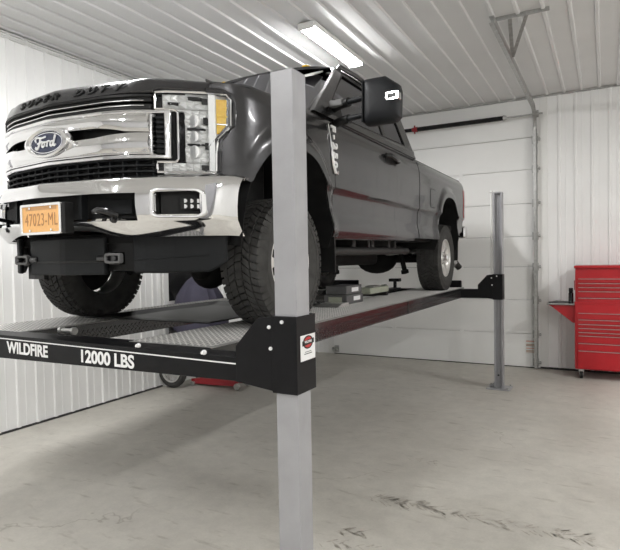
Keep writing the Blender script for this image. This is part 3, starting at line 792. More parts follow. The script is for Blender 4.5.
# SUPER DUTY letters pressed into the hood front
def nose_text(body, s0, s1, z, size, m, parent, off, depth=.004, xs=None):
    n = len(body)
    for i, ch in enumerate(body):
        if ch == ' ': continue
        s = s0+(s1-s0)*(i+.5)/n
        d = (plan(s+.01)-plan(s-.01))/.02
        mx = Matrix.Translation((s, plan(s)+off, z)) @ Matrix.Rotation(math.atan(d),4,'Z') @ Matrix.Rotation(-.27,4,'X') @ FACE_Y
        text_mesh('hood_letter', ch, size, m, parent, mx, depth, xs=1.65, bold=.0015, shear=.45)
nose_text('SUPER DUTY', -.36, .50, 1.396, .050, M['black'], hood, .012, .008)

# --- grille
GB = MB(); band(GB, -.70,.70, 1.35,.88, .07,.03); GB.build('grille_backing', M['black'], truck)
grille = empty('grille', (0,0,0)); grille.parent = truck
def part(mb, name, m, parent=grille, **k): return mb.build(name, m, parent, **k)
# upper slats
for z in (1.335,1.292):
    mb = MB(); band(mb, -.63,.63, z+.012, z-.020, .012,.03); part(mb, 'upper_slat', M['black'], bevel=.004)
for z in (1.320,1.293):
    mb = MB(); band(mb, -.60,.60, z+.0022, z-.0022, .004,.02); part(mb, 'chrome_thread', M['chrome_soft'])
mb = MB(); band(mb, -.64,.64, 1.352,1.34,-.004,.05); part(mb, 'grille_top_trim', M['black'])
# chrome frame
def fz_top(s): return 1.262
mb = MB()
band(mb, -.722,.722, 1.268, 1.248, -.016,.018)
band(mb, -.722,.722, 1.024, 1.003, -.016,.018)
for sg in (1,-1):
    band(mb, sg*.698, sg*.722, 1.270, 1.002, -.016, .018, 3)
    band(mb, sg*.628, sg*.642, 1.25, 1.02, -.010, .04, 2)
part(mb, 'chrome_frame', M['chrome'], bevel=.008, seg=3)
# two chrome bars flaring into facets at the ends
def upb(s): a = abs(s); return float(np.interp(a, [0,.34,.44,.52,.63],[1.186,1.180,1.168,1.151,1.148]))
def lwt(s): a = abs(s); return float(np.interp(a, [0,.34,.44,.52,.63],[1.122,1.128,1.138,1.143,1.144]))
mb = MB(); band(mb, -.63,.63, 1.248, upb, -.008,.04, 42, 8, .014); part(mb, 'upper_bar', M['chrome'], smooth=True)
mb = MB(); band(mb, -.63,.63, lwt, 1.034, -.008,.04, 42, 8, .016); part(mb, 'lower_bar', M['chrome'], smooth=True)
for sg in (1,-1):
    mb = MB(); curved_prism(mb, [(sg*.45,1.225),(sg*.62,1.243),(sg*.62,1.205),(sg*.45,1.195)], -.018,.01); part(mb, 'bar_facet', M['chrome'])
    mb = MB(); curved_prism(mb, [(sg*.45,1.085),(sg*.62,1.12),(sg*.62,1.04),(sg*.45,1.045)], -.018,.01); part(mb, 'bar_facet', M['chrome'])
    # side vent louvres
    mb = MB(); band(mb, sg*.642, sg*.700, 1.248, 1.02, .030,.02, 3); v = part(mb, 'side_vent', M['black'])
    for k in range(8):
        z = 1.036+k*.0265; mb = MB(); band(mb, sg*.652, sg*.694, z+.013, z, .004,.03, 2); mb.build('louvre', M['valance'], v, bevel=.002)
# lower mesh grille
for z in (1.0,.968,.936,.905):
    mb = MB(); band(mb, -.645,.645, z+.005, z-.005, .004,.04); part(mb, 'lower_slat', M['valance'], bevel=.002)
for k in range(18):
    s = -.63+k*.0741; mb = MB(); band(mb, s-.003, s+.003, 1.003, .892, .012, .03, 1); part(mb, 'mesh_bar', M['valance'])
mb = MB(); band(mb, -.65,.65, 1.034,1.026,-.02,.04); part(mb, 'lower_trim', M['chrome'], bevel=.003)
# --- badge
def oval(rx, rz, n=40): return [(rx*math.cos(2*PI*k/n), rz*math.sin(2*PI*k/n)) for k in range(n)]
by = plan(0)-.018; bz = 1.129
badge = empty('oval_badge', (0,by,bz)); badge.parent = truck
mb = MB()
rows = []
for (sc, yy) in ((1.0,.03),(1.0,-.006),(.97,-.016),(.86,-.022),(.77,-.014),(.75,-.006)):
    rows.append([(.188*sc*math.cos(2*PI*k/48), yy, .084*sc*math.sin(2*PI*k/48)) for k in range(48)])
mb.grid([[rows[j][i] for j in range(len(rows))] for i in range(48)], True); mb.build('badge_rim', M['chrome_soft'], badge, smooth=True)
MB().prism([(x,-.006,z) for x,z in oval(.142,.062,48)], (0,.01,0)).build('badge_field', M['bluebadge'], badge)
MB().ring([(x,-.0085,z) for x,z in oval(.138,.0585,48)], [(x,-.0085,z) for x,z in oval(.133,.0545,48)], (0,.003,0)).build('badge_ring', M['chrome_soft'], badge)
# script word drawn with strokes
def st(pts, r=.0048):
    P_ = [Vector((x*.86+.008,-.010,z*.86)) for x,z in pts]; out = []
    for i in range(len(P_)-1):
        p0 = P_[max(i-1,0)]; p1 = P_[i]; p2 = P_[i+1]; p3 = P_[min(i+2,len(P_)-1)]
        for k in range(5):
            t = k/5; out.append(.5*((2*p1)+(p2-p0)*t+(2*p0-5*p1+4*p2-p3)*t*t+(-p0+3*p1-3*p2+p3)*t**3))
    out.append(P_[-1]); m_.tube(out, r, 7)
m_ = MB()
st([(-.108,.012),(-.116,.028),(-.098,.040),(-.070,.038),(-.040,.036),(-.012,.042)], .0052)      # top of F
st([(-.062,.036),(-.070,.010),(-.082,-.018),(-.096,-.034),(-.112,-.030),(-.108,-.018)], .0062)  # stem
st([(-.096,.002),(-.072,.004),(-.052,.010),(-.046,.014)], .0045)                                  # bar
st([(-.030,.008),(-.044,.000),(-.050,-.016),(-.042,-.026),(-.028,-.020),(-.020,-.006),(-.026,.006),(-.018,.006),(-.008,.006)], .005)  # o
st([(.000,.008),(.006,-.004),(-.002,-.026)], .0055); st([(.004,-.002),(.016,.010),(.028,.008)], .005)  # r
st([(.062,.004),(.048,.006),(.036,-.006),(.036,-.022),(.048,-.026),(.060,-.014),(.066,.002)], .005)    # d bowl
st([(.088,.044),(.080,.024),(.068,-.004),(.064,-.020),(.072,-.026),(.088,-.018)], .0055)                # d stem
m_.build('badge_script', M['whitelabel'], badge, smooth=True)

# --- headlights
for sg in (1,-1):
    hl = empty('headlight', (0,0,0)); hl.parent = truck
    mb = MB(); band(mb, sg*.752, sg*.945, 1.372,.925, .055,.03); band(mb, sg*.655, sg*.752, 1.365,1.275, .055,.03); band(mb, sg*.655, sg*.752, .985,.925, .055,.03); mb.build('housing_back', M['headrefl'], hl)
    outer = lambda s: 0
    # chrome outline following the C shape
    loop = [(.655,1.272),(.655,1.362),(.70,1.368),(.88,1.374),(.935,1.374),(.950,1.345),(.948,1.20),(.925,1.155),(.902,1.12),(.895,1.05),(.893,.940),(.885,.930),(.66,.930),(.66,.985),(.735,.985),(.748,1.00),(.748,1.255),(.735,1.272)]
    def dens(lp_, n=4):
        o_ = []
        for i in range(len(lp_)):
            a = lp_[i]; b = lp_[(i+1)%len(lp_)]
            for k in range(n): o_.append((a[0]+(b[0]-a[0])*k/n, a[1]+(b[1]-a[1])*k/n))
        return o_
    L3 = [(sg*s,plan(s)-.003,z) for s,z in dens(loop)]
    mb = MB(); mb.tube(L3+[L3[0]], .0065, 6); mb.build('chrome_bezel', M['chrome'], hl, smooth=True)
    # reflector blocks
    rr = random.Random(11)
    def refl(s0,s1,z0,z1,o,m): 
        mb = MB(); band(mb, sg*s0, sg*s1, z1, z0, o, .03, 2); mb.build('reflector', m, hl, bevel=.003)
    mb = MB()
    for (s0,s1,z0,z1) in ((.665,.86,1.285,1.36),(.755,.87,.99,1.28),(.67,.87,.935,.985)):
        nx = max(2,int((s1-s0)/.028)); nz = max(2,int((z1-z0)/.026))
        for i in range(nx):
            for j in range(nz):
                a0 = s0+(s1-s0)*i/nx; a1 = s0+(s1-s0)*(i+1)/nx; b0 = z0+(z1-z0)*j/nz; b1 = z0+(z1-z0)*(j+1)/nz
                yy = .035+rr.uniform(-.012,.008); sc = (a0+a1)/2; zc = (b0+b1)/2
                c = mb.bm.verts.new((sg*(sc+rr.uniform(-.006,.006)), plan(sc)+yy-.018, zc+rr.uniform(-.006,.006)))
                q = [mb.bm.verts.new((sg*u, plan(u)+.04, w)) for u,w in ((a0,b0),(a1,b0),(a1,b1),(a0,b1))]
                for k in range(4): mb.bm.faces.new((q[k], q[(k+1)%4], c))
    mb.build('reflector_facets', M['headrefl'], hl)
    for (s,z,r) in ((.805,1.215,.036),(.805,1.13,.030),(.805,1.045,.036)):
        mb = MB(); mb.cyl((sg*s,plan(s)+.005,z),(sg*s,plan(s)+.045,z),r,r*.8,24); mb.build('lamp_ring', M['headrefl'], hl, smooth=True)
        mb = MB(); mb.sph((sg*s,plan(s)+.012,z),r*.8,(1,.5,1),20); mb.build('projector_lens', M['lens'], hl, smooth=True)
    for (s0,s1,z0,z1) in ((.775,.84,1.165,1.178),(.775,.84,1.08,1.092),(.70,.75,1.30,1.315),(.78,.83,1.33,1.35),(.83,.865,.945,.975),(.84,.865,1.20,1.24),(.845,.865,1.06,1.10),(.835,.862,1.31,1.345)):
        refl(s0,s1,z0,z1,.012,M['black'])
    # broad chrome column inboard of the amber lamp
    mb = MB(); band(mb, sg*.864, sg*.891, 1.368,.935, .0,.05, 2); mb.build('chrome_column', M['headrefl'], hl, bevel=.004)
    mb = MB(); curved_prism(mb, [(sg*.893,1.345),(sg*.938,1.345),(sg*.938,1.20),(sg*.915,1.165),(sg*.893,1.15)], .004,.03); mb.build('amber_marker', M['amber'], hl, bevel=.003)
    for z in (1.30,1.25,1.205):
        mb = MB(); band(mb, sg*.895, sg*.936, z+.004, z-.004, .000,.006, 2); mb.build('marker_rib', M['chrome_soft'] if z < 1.21 else M['amber'], hl, bevel=.001)
    # clear cover lens
    rows = []
    mb = MB()
    for (s0,s1,z0,z1) in ((.658,.945,1.275,1.366),(.752,.945,1.155,1.275),(.752,.892,.985,1.155),(.662,.892,.933,.985)):
        mb.grid([[(sg*s,plan(s)-.006,z) for z in (z0,z1)] for s in lin(s0,s1,6)])
    mb.build('cover_lens', M['lens'], hl, solid=.0015)

# --- front bumper
zs = [.575,.60,.63,.655,.66,.69,.74,.785,.806,.83,.86,.885,.898,.903]
offs = [-.015,-.045,-.070,-.088,-.094,-.102,-.110,-.111,-.109,-.104,-.094,-.078,-.052,-.015]
ss = sorted(set([round(v,4) for v in lin(-1.0,1.0,84)]+[-.62,.62,.695,-.695,.875,-.875,.95,-.95]))
def bump_z(s, z):   # lower edge rises at centre
    lowc = .05*math.exp(-(s/.42)**6); corner = float(np.interp(abs(s),[.88,1.0],[0,.0]))
    k = max(0,(.655-z)/.08)
    return z+lowc*k*.9
bm_ = MB(); V = {}
def inslot(s, z):
    a = abs(s)
    if a < .62 and .66 < z < .806: return True
    if .695 < a < .875 and .69 < z < .806: return True
    return False
rows = []
for s in ss:
    rows.append([bm_.bm.verts.new((s*(1-.036*max(0,.90-z)/.33*max(0,(abs(s)-.86)/.14)), plan(s)+o*(1 if abs(s) < .97 else 1), bump_z(s,z)+float(np.interp(abs(s),[.6,.95,1.03],[0,.02,.01]))*(1 if z > .8 else .3))) for z, o in zip(zs, offs)])
for i in range(len(ss)-1):
    for j in range(len(zs)-1):
        sc = (ss[i]+ss[i+1])/2; zc = (zs[j]+zs[j+1])/2
        if inslot(sc, zc): continue
        bm_.bm.faces.new((rows[i][j],rows[i+1][j],rows[i+1][j+1],rows[i][j+1]))
# wrap onto the fender side
bumper = bm_.build('front_bumper', M['chrome'], truck, smooth=True, solid=.02)
for sg in (1,-1):
    mb = MB()
    o_ = [(sg*u,plan(u)-.113,w) for u,w in rrect(.680,.896,.674,.834,.035)]; i_ = [(sg*u,plan(u)-.113,w) for u,w in rrect(.696,.880,.688,.818,.028)]
    mb.ring(o_, i_, (0,.03,0)); mb.build('fog_light_bezel', M['chrome'], bumper, bevel=.005, smooth=True)
    mb = MB(); band(mb, sg*.68, sg*.89, .82,.68, -.02,.02, 3); mb.build('fog_light_recess', M['black'], bumper)
    mb = MB()
    band(mb, sg*.775, sg*.862, .785,.722, -.055,.03, 3); fl = mb.build('fog_light', M['black'], bumper, bevel=.004)
    for i in range(3):
        for j in range(2):
            s = .795+i*.025; z = .739+j*.030
            mb = MB(); mb.cyl((sg*s,plan(s)-.060,z),(sg*s,plan(s)-.05,z),.0115,.009,14); mb.build('led_lens', M['whitelabel'], fl, smooth=True)
    mb = MB(); band(mb, sg*.28-.012, sg*.28+.012, .81,.655, -.07,.04, 1); mb.build('slot_brace', M['valance'], bumper)
mb = MB(); band(mb, -.66,.66, .83,.64, .0,.02); mb.build('slot_backing', M['black'], bumper)
for (s0,s1,z0,z1) in ((.36,.55,.70,.785),(-.55,-.36,.70,.785)):
    mb = MB(); band(mb, s0,s1,z1,z0,-.02,.02,2); mb.build('radiator_shutter', M['valance'], bumper, bevel=.004)
for sg in (1,-1):    # black tow hooks through the slot
    c = sg*.47; y = plan(.47)
    mb = MB(); mb.tube([(c-sg*.06,y-.135,.712),(c,y-.150,.718),(c+sg*.055,y-.135,.705),(c+sg*.07,y-.10,.690),(c+sg*.045,y-.09,.668),(c,y-.02,.668)], [.011,.016,.019,.02,.02,.02], 10)
    mb.tube([(c-sg*.05,y-.13,.712),(c-sg*.02,y-.02,.70)], .012, 8)
    mb.build('tow_hook', M['blackgloss'], truck, smooth=True)
# licence plate
pl = empty('licence_plate', (.062,plan(0)-.118,.686)); pl.parent = truck
MB().prism([(x,0,z) for x,z in rrect(-.160,.160,-.076,.076,.01)], (0,.004,0)).build('plate_sheet', M['platey'], pl)
MB().ring([(x,-.008,z) for x,z in rrect(-.172,.172,-.086,.086,.014)], [(x,-.008,z) for x,z in rrect(-.155,.155,-.071,.071,.008)], (0,.018,0)).build('plate_frame', M['chrome_soft'], pl, bevel=.002)
MB().box((.17,.0,-.084),(.195,.06,.084)).box((-.10,.004,-.06),(.10,.06,.06)).build('plate_bracket', M['black'], pl, bevel=.004)
t = text_mesh('plate_number', '47023-ML', .10, M['plateink'], pl, Matrix.Identity(4), .001, bold=0, spacing=1.12)
w = max(v.co.x for v in t.data.vertices)-min(v.co.x for v in t.data.vertices)
t.data.transform(Matrix.Translation((0,-.001,-.006)) @ FACE_Y @ Matrix.Diagonal((.275/w,1.0,1,1)))
for (x,z) in ((-.09,.062),(.09,.062),(-.09,-.062),(.09,-.062)):
    MB().cyl((x,-.008,z),(x,0,z),.007,n=12).build('plate_screw', M['chrome_soft'], pl)
MB().box((-.13,-.0012,.050),(.13,-.0002,.066)).build('plate_header_band', mat('plate_header', (.55,.30,.13), .5), pl)

# --- lower black valance with recovery points
mb = MB()
band(mb, -.35,.31, .585,.368, .055,.03, 14)
mb.build('valance_centre', M['valance'], truck, bevel=.008)
mb = MB(); band(mb, -.35,.31, .452,.440, .050,.02, 14); mb.build('valance_ledge', M['black'], truck, bevel=.003)
for sg in (1,-1):
    mb = MB(); band(mb, sg*.50, sg*.90, lambda s: .60, lambda s: float(np.interp(abs(s),[.5,.84,.90],[.376,.376,.43])), lambda s: .045, .03, 12); v = mb.build('valance_wing', M['valance'], truck, bevel=.01)
    mb = MB(); band(mb, sg*.51, sg*.84, lambda s: .455+.06*(abs(s)-.51), lambda s: .447+.06*(abs(s)-.51), .040,.02, 8); mb.build('wing_crease', M['valance'], v, bevel=.002)
    mb = MB(); band(mb, sg*.29, sg*.52, .60,.39 if sg > 0 else .34, .11,.03, 4); mb.build('recovery_recess', M['black'], truck)
    rp = empty('recovery_shackle', (sg*.375,plan(.375)+.06,.462)); rp.parent = truck
    MB().cyl((-sg*.11,-.01,0),(-sg*.02,-.01,0),.022).box((-.025,-.02,-.035),(.025,.06,.035)).build('clevis', M['blackgloss'], rp, bevel=.004, smooth=True)
    o_ = [(u,-.04,w) for u,w in rrect(-.035,.085,-.028,.028,.012)] if sg > 0 else [(u,-.04,w) for u,w in rrect(-.085,.035,-.028,.028,.012)]
    i_ = [(u,-.04,w) for u,w in rrect(-.022,.072,-.015,.015,.007)] if sg > 0 else [(u,-.04,w) for u,w in rrect(-.072,.022,-.015,.015,.007)]
    MB().ring(o_, i_, (0,.03,0)).build('shackle_loop', M['greycase'], rp, bevel=.004)
    MB().cyl((sg*.05,-.045,0),(sg*.05,0,0),.012).build('shackle_pin', M['blackgloss'], rp, smooth=True)
mb = MB(); band(mb, -.88,.88, .60,.55, .10,.10); mb.build('lower_crossmember', M['under'], truck)

# --- mirrors
for sg in (1,-1):
    mr = empty('side_mirror', (-sg*.018,-.09,0)); mr.parent = truck
    out = [(1.285,1.425),(1.290,1.72),(1.305,1.735),(1.455,1.735),(1.55,1.665),(1.56,1.62),(1.553,1.44),(1.52,1.41),(1.30,1.405)]
    out = [(sg*x,z) for x,z in out]
    cx_ = sum(p[0] for p in out)/len(out); cz_ = sum(p[1] for p in out)/len(out)
    mb = MB(); rows = []
    for (sc, y) in ((.0,.635),(.5,.637),(.80,.645),(.93,.660),(1.0,.69),(1.0,.76),(.97,.775)):
        rows.append([(cx_+(x-cx_)*sc, y, cz_+(z-cz_)*sc) for x,z in interp_loop(out, 4)])
    n_ = len(rows[0])
    mb.grid([[rows[j][i] for j in range(len(rows))] for i in range(n_)], True)
    mb.build('mirror_shell', M['mirrorshell'], mr, smooth=True)
    MB().prism([(cx_+(x-cx_)*.96,.77,cz_+(z-cz_)*.96) for x,z in out], (0,.004,0)).build('mirror_glass', M['chrome'], mr)
    MB().prism([(x,.640,z) for x,z in [(sg*1.288,1.42),(sg*1.293,1.72),(sg*1.300,1.72),(sg*1.295,1.42)]], (0,.05,0)).build('shell_edge', M['valance'], mr)
    o_ = [(sg*u,.628,w) for u,w in rrect(1.475,1.572,1.545,1.60,.010)]; i_ = [(sg*u,.628,w) for u,w in rrect(1.492,1.555,1.558,1.587,.006)]
    MB().ring(o_, i_, (0,.06,0)).build('marker_bezel', M['chrome'], mr, bevel=.002)
    MB().prism([(sg*u,.634,w) for u,w in rrect(1.49,1.556,1.556,1.589,.006)], (0,.04,0)).build('marker_lens', M['greycase'], mr)
    for z in (1.60,1.475):
        mb = MB(); mb.tube([(sg*.98,.82,z),(sg*1.08,.74,z),(sg*1.16,.71,z)], .034, 10); mb.build('arm_sleeve', M['black'], mr, smooth=True)
        mb = MB(); mb.tube([(sg*1.15,.71,z),(sg*1.30,.70,z+.01)], .021, 10); mb.build('telescoping_arm', M['mirrorshell'], mr, smooth=True)
    MB().box((sg*1.06-.055,.685,1.578),(sg*1.06+.055,.74,1.628)).build('arm_cover', M['greycase'], mr, bevel=.008)
    MB().prism([(sg*.965,.70,1.50),(sg*.965,.98,1.52),(sg*.93,.98,1.70),(sg*.94,.86,1.69),(sg*.965,.70,1.56)], (sg*.03,0,0)).build('mirror_base', M['black'], mr, bevel=.008)
# door handles
for sg in (1,-1):
    dh = empty('door_handle', (sg*1.015,1.86,1.372)); dh.parent = truck
    MB().box((-.004,-.14,-.045),(.006,.14,.04)).build('handle_cup', M['black'], dh, bevel=.004)
    mb = MB(); mb.tube([(.01*sg,-.15,.02),(.045*sg,-.12,.018),(.052*sg,0,.0),(.045*sg,.12,-.005),(.01*sg,.15,-.005)], .022, 10); mb.build('handle_grip', M['blackgloss'], dh, smooth=True)
# fender badges
for sg in (1,-1):
    vb = empty('fender_badge', (0,0,0)); vb.parent = truck
    mb = MB(); mb.tube([(sg*(body_x(l,z)+.006),l,z) for l,z in ((.545,1.44),(.55,1.33),(.56,1.22),(.585,1.14),(.62,1.09),(.655,1.085),(.67,1.10))], [.010,.011,.012,.014,.016,.014,.010], 8); mb.build('chrome_vent_blade', M['chrome'], vb, smooth=True)
    for i, ch in enumerate('F-250'):
        z = 1.43-i*.068-.012; l = .607
        rot = Matrix.Rotation(sg*PI/2,4,'Z') @ FACE_Y
        mx = Matrix.Translation((sg*(body_x(l,z)+.008),l,z)) @ rot @ Matrix.Rotation(-PI/2,4,'Z')
        text_mesh('badge_letter', ch, .10, M['whitelabel'], vb, mx, .010, bold=.004)
# cowl / wiper bits seen between post and mirror
for sg in (1,-1):
    mb = MB(); mb.tube([(sg*.62,.28,1.50),(sg*.30,.33,1.53),(sg*.02,.30,1.525)], .010, 8); mb.build('wiper', M['black'], truck, smooth=True)
MB().prism([(-.86,.26,1.478),(.86,.26,1.478),(.86,.42,1.488),(-.86,.42,1.488)], (0,0,-.02)).build('cowl', M['black'], truck)
MB().box((.80,.18,1.492),(.86,.26,1.512)).build('washer_nozzle', M['chrome_soft'], truck, bevel=.004)

# --- tail
for sg in (1,-1):
    tl = MB(); rows = []
    for z in lin(.955,1.385,10):
        rows.append([(sg*(side_x(z)+.006),4.90,z),(sg*(side_x(z)+.008),4.955,z),(sg*(side_x(z)-.01),4.985,z),(sg*.86,4.985,z),(sg*.86,4.93,z)])
    tl.grid(rows); tl.build('tail_lamp', M['lampred'], truck, smooth=True, solid=.004)
    MB().box((sg*.93-.085,5.03,.70),(sg*.93+.085,5.17,.88)).build('rear_bumper_end', M['chrome'], truck, bevel=.03, seg=4, smooth=True)
    MB().prism([(sg*1.0,4.64,.80),(sg*.99,4.64,.38),(sg*.66,4.615,.38),(sg*.66,4.615,.80)], (0,.012,0)).build('mud_flap', M['black'], truck)
    MB().prism([(sg*.985,.60,.95),(sg*.985,.66,.55),(sg*.97,.70,.33),(sg*.68,.70,.33),(sg*.68,.60,.95)], (0,.015,0)).build('front_mud_flap', M['black'], truck)
    MB().cyl((sg*.93,4.96,1.545),(sg*.93,4.96,1.565),.03).build('bed_corner_cap', M['whitelabel'], truck, smooth=True)
MB().box((-.86,5.05,.71),(.86,5.14,.87)).build('rear_bumper', M['chrome'], truck, bevel=.02, seg=3)
MB().prism([(-.88,4.965,.80),(.88,4.965,.80),(.88,4.965,1.52),(-.88,4.965,1.52)], (0,.04,0)).build('tailgate', M['paint'], truck, bevel=.01)
mb = MB(); mb.tube([(.55,3.0,.50),(.62,4.3,.55),(.72,4.7,.46),(.86,4.9,.36),(.90,4.94,.32)], .04, 12); mb.build('exhaust_pipe', M['steel'], truck, smooth=True)
mb = MB(); mb.cyl((.89,4.93,.34),(.93,4.99,.27),.045); mb.build('exhaust_tip', M['frame'], truck, smooth=True)

# --- underbody
for sg in (1,-1):
    mb = MB(); mb.box((sg*.43-.035,-.75,.50),(sg*.43+.035,3.4,.66)).box((sg*.43-.035,3.3,.56),(sg*.43+.035,4.95,.72)).build('frame_rail', M['frame'], truck, bevel=.01)
    # leaf springs
    mb = MB(); 
    for k in range(4):
        L = .68-.12*k
        mb.tube([(sg*.56,3.94-L,.58-.0*k),(sg*.56,3.94-L*.5,.50-k*.012),(sg*.56,3.94,.475-k*.012),(sg*.56,3.94+L*.5,.50-k*.012),(sg*.56,3.94+L,.58)], .011, 6)
    mb.build('leaf_spring', M['frame'], truck)
    mb = MB(); mb.cyl((sg*.50,3.78,.27),(sg*.42,3.70,.72),.032).cyl((sg*.50,3.78,.27),(sg*.505,3.79,.23),.05); mb.build('rear_shock', M['under'], truck, smooth=True)
    mb = MB(); mb.cyl((sg*.62,-.33,.42),(sg*.58,-.30,1.0),.032).cyl((sg*.60,-.32,.72),(sg*.58,-.30,.98),.042); mb.build('front_shock', M['rusty'], truck, smooth=True)
    mb = MB(); pts = [(sg*.50+.065*math.cos(a),0+.065*math.sin(a),.50+a/(2*PI)*.065) for a in lin(0,2*PI*6,96)]; mb.tube(pts, .010, 6); mb.build('coil_spring', M['under'], truck, smooth=True)
    mb = MB(); mb.tube([(sg*.50,.0,.38),(sg*.48,.5,.42),(sg*.44,1.0,.50)], .045, 8); mb.build('radius_arm', M['under'], truck, smooth=True)
    for k in range(4):
        MB().box((sg*.64-.17,.95+k*.46,.52),(sg*.64+.17,1.02+k*.46,.64)).build('body_mount', M['frame'], truck, bevel=.01)
    mb = MB().cyl((sg*.80,.72,.50),(sg*.80,2.95,.51),.038); mb.build('running_tube', M['frame'], truck, smooth=True)
    for l in (.98,1.75,2.5): MB().box((sg*.62-.2,l,.50),(sg*.62+.2,l+.05,.62)).build('step_bracket', M['frame'], truck, bevel=.005)
mb = MB().cyl((-.86,0,.42),(.86,0,.42),.045).sph((.30,0,.385),.15,(1,.85,1)).sph((.30,-.09,.40),.10,(1,.8,1)); mb.build('front_axle', M['under'], truck, smooth=True)
mb = MB().tube([(-.7,-.20,.40),(0,-.22,.38),(.7,-.18,.42)], .022, 8).tube([(-.5,-.28,.47),(.4,-.28,.50),(.6,-.26,.56)], .016, 8); mb.build('steering_linkage', M['under'], truck, smooth=True)
mb = MB().box((-.5,-.55,.45),(.5,-.35,.62)).box((-.45,-.30,.48),(.45,.35,.72)); mb.build('engine_crossmember', M['under'], truck, bevel=.04, seg=3)
mb = MB().cyl((-.86,3.94,.42),(.86,3.94,.42),.055).sph((.05,3.94,.41),.20,(1.45,.9,.95)).sph((.05,4.06,.40),.14,(1,.9,.9)); mb.build('rear_axle', M['under'], truck, smooth=True)
mb = MB().cyl((.05,1.6,.52),(.05,3.8,.43),.045); mb.build('drive_shaft', M['under'], truck, smooth=True)
mb = MB().box((-.22,.5,.42),(.22,1.7,.64)).sph((-.15,1.6,.50),.2,(1,1.1,.7)); mb.build('transmission', M['under'], truck, bevel=.05, seg=3)
mb = MB().box((.10,1.15,.36),(.42,3.05,.64)); mb.build('fuel_tank', M['under'], truck, bevel=.05, seg=3)
mb = MB().cyl((-.62,1.7,.50),(-.62,2.6,.50),.12); mb.build('muffler', M['frame'], truck, smooth=True)
for l in (.9,1.9,2.9,3.2,4.7): MB().box((-.42,l,.52),(.42,l+.10,.62)).build('frame_crossmember', M['under'], truck, bevel=.01)

# --- wheels
def make_wheel():
    w = empty('wheel', (0,0,0)); w.parent = truck
    prof = [(-.118,.232),(-.128,.245),(-.146,.29),(-.150,.335),(-.143,.375),(-.130,.396),(-.112,.4015),(-.05,.4045),(0,.405),(.05,.4045),(.112,.4015),(.130,.396),(.143,.375),(.150,.335),(.146,.29),(.128,.245),(.118,.232),(.05,.228),(-.05,.228),(-.118,.232)]
    mb = MB(); mb.lathe(prof, 'X', 96)
    # tread blocks: staggered rows with angled ends
    rng = random.Random(5)
    N_ = 54
    for row, (x0, x1, r0) in enumerate(((-.136,-.086,.399),(-.080,-.030,.402),(-.024,.024,.403),(.030,.080,.402),(.086,.136,.399))):
        for k in range(N_):
            a0 = 2*PI*(k+.5*(row % 2))/N_; da = 2*PI/N_*.80; sk = (.35 if row in (1,3) else .15)*2*PI/N_*(1 if row < 2 else (-1 if row > 2 else .8)); jit = .12*rng.uniform(-1,1)*da
            H = .422 if 0 < row < 4 else .4175
            rows_ = []
            pts = []
            for (xx, aa) in ((x0,a0+sk),(x1,a0-sk),(x1,a0-sk+da+jit),(x0,a0+sk+da*.92+jit)):
                for R_ in (r0-.004, H):
                    pts.append(mb.bm.verts.new((xx*(1 if R_ < .41 else .985), R_*math.cos(aa), R_*math.sin(aa))))
            f = [(1,3,5,7),(0,1,7,6),(0,2,3,1),(2,4,5,3),(4,6,7,5)]
            for q in f: mb.bm.faces.new([pts[i] for i in q])
        # shoulder lugs on outer rows
    for sgx in (-1,1):
        for k in range(N_):
            a0 = 2*PI*(k+.2)/N_; da = 2*PI/N_*.6
            for (xa,ra,xb,rb) in ((.132,.405,.150,.365),):
                v = [mb.bm.verts.new((sgx*x_, r_*math.cos(a_), r_*math.sin(a_))) for (x_,r_,a_) in ((.128,.412,a0),(.128,.412,a0+da),(.150,.366,a0+da),(.150,.366,a0),(.120,.40,a0),(.120,.40,a0+da),(.143,.362,a0+da),(.143,.362,a0))]
                for q in ((0,1,2,3),(0,4,5,1),(1,5,6,2),(2,6,7,3),(3,7,4,0)): mb.bm.faces.new([v[i] for i in q])
    # raised sidewall ring
    mb.lathe([(.1485,.318),(.153,.322),(.153,.328),(.149,.332)], 'X', 64)
    t = mb.build('tire', M['rubber'], w, smooth=True)
    mb = MB(); mb.lathe([(.118,.246),(.127,.243),(.127,.236),(.112,.230),(.09,.224),(.06,.222),(-.09,.222),(-.112,.230),(-.124,.240),(-.118,.246),(-.10,.232),(.10,.232),(.118,.246)], 'X', 64)
    rim = mb.build('rim', M['alu'], w, smooth=True)
    mb = MB(); mb.lathe([(.045,.0),(.045,.215)], 'X', 48); mb.lathe([(.04,.10),(.04,.19),(.0,.19),(.0,.10)], 'X', 40); mb.build('brake_disc', M['under'], rim)
    for k in range(8):
        a = 2*PI*k/8; mb = MB(); P = []
        for (r_, wd, xo) in ((.060,.028,.072),(.11,.026,.092),(.16,.031,.098),(.20,.044,.100),(.232,.064,.104)):
            P.append([(xo-.025,r_,-wd),(xo-.004,r_,-wd*.92),(xo,r_,-wd*.55),(xo-.008,r_,0),(xo,r_,wd*.55),(xo-.004,r_,wd*.92),(xo-.025,r_,wd)])
        mb.grid(P); o = mb.build('spoke', M['alu'], rim, smooth=True, solid=.01); o.data.transform(Matrix.Rotation(a,4,'X'))
    mb = MB(); mb.lathe([(.05,.0),(.05,.085),(.088,.085),(.094,.078),(.094,.056),(.104,.052),(.150,.048),(.158,.040),(.160,.0)], 'X', 36); mb.build('hub', M['chrome_soft'], rim, smooth=True)
    for k in range(8):
        a = 2*PI*(k+.5)/8; y, z = .070*math.cos(a), .070*math.sin(a)
        MB().cyl((.092,y,z),(.118,y,z),.009,.007,6).build('lug_nut', M['chrome_soft'], rim)
    return w
w0 = make_wheel()
spots = [(.872,-.03,0),(.872,3.95,0),(-.872,-.03,PI),(-.872,3.95,PI)]
w0.location = (.872,-.03,.421)
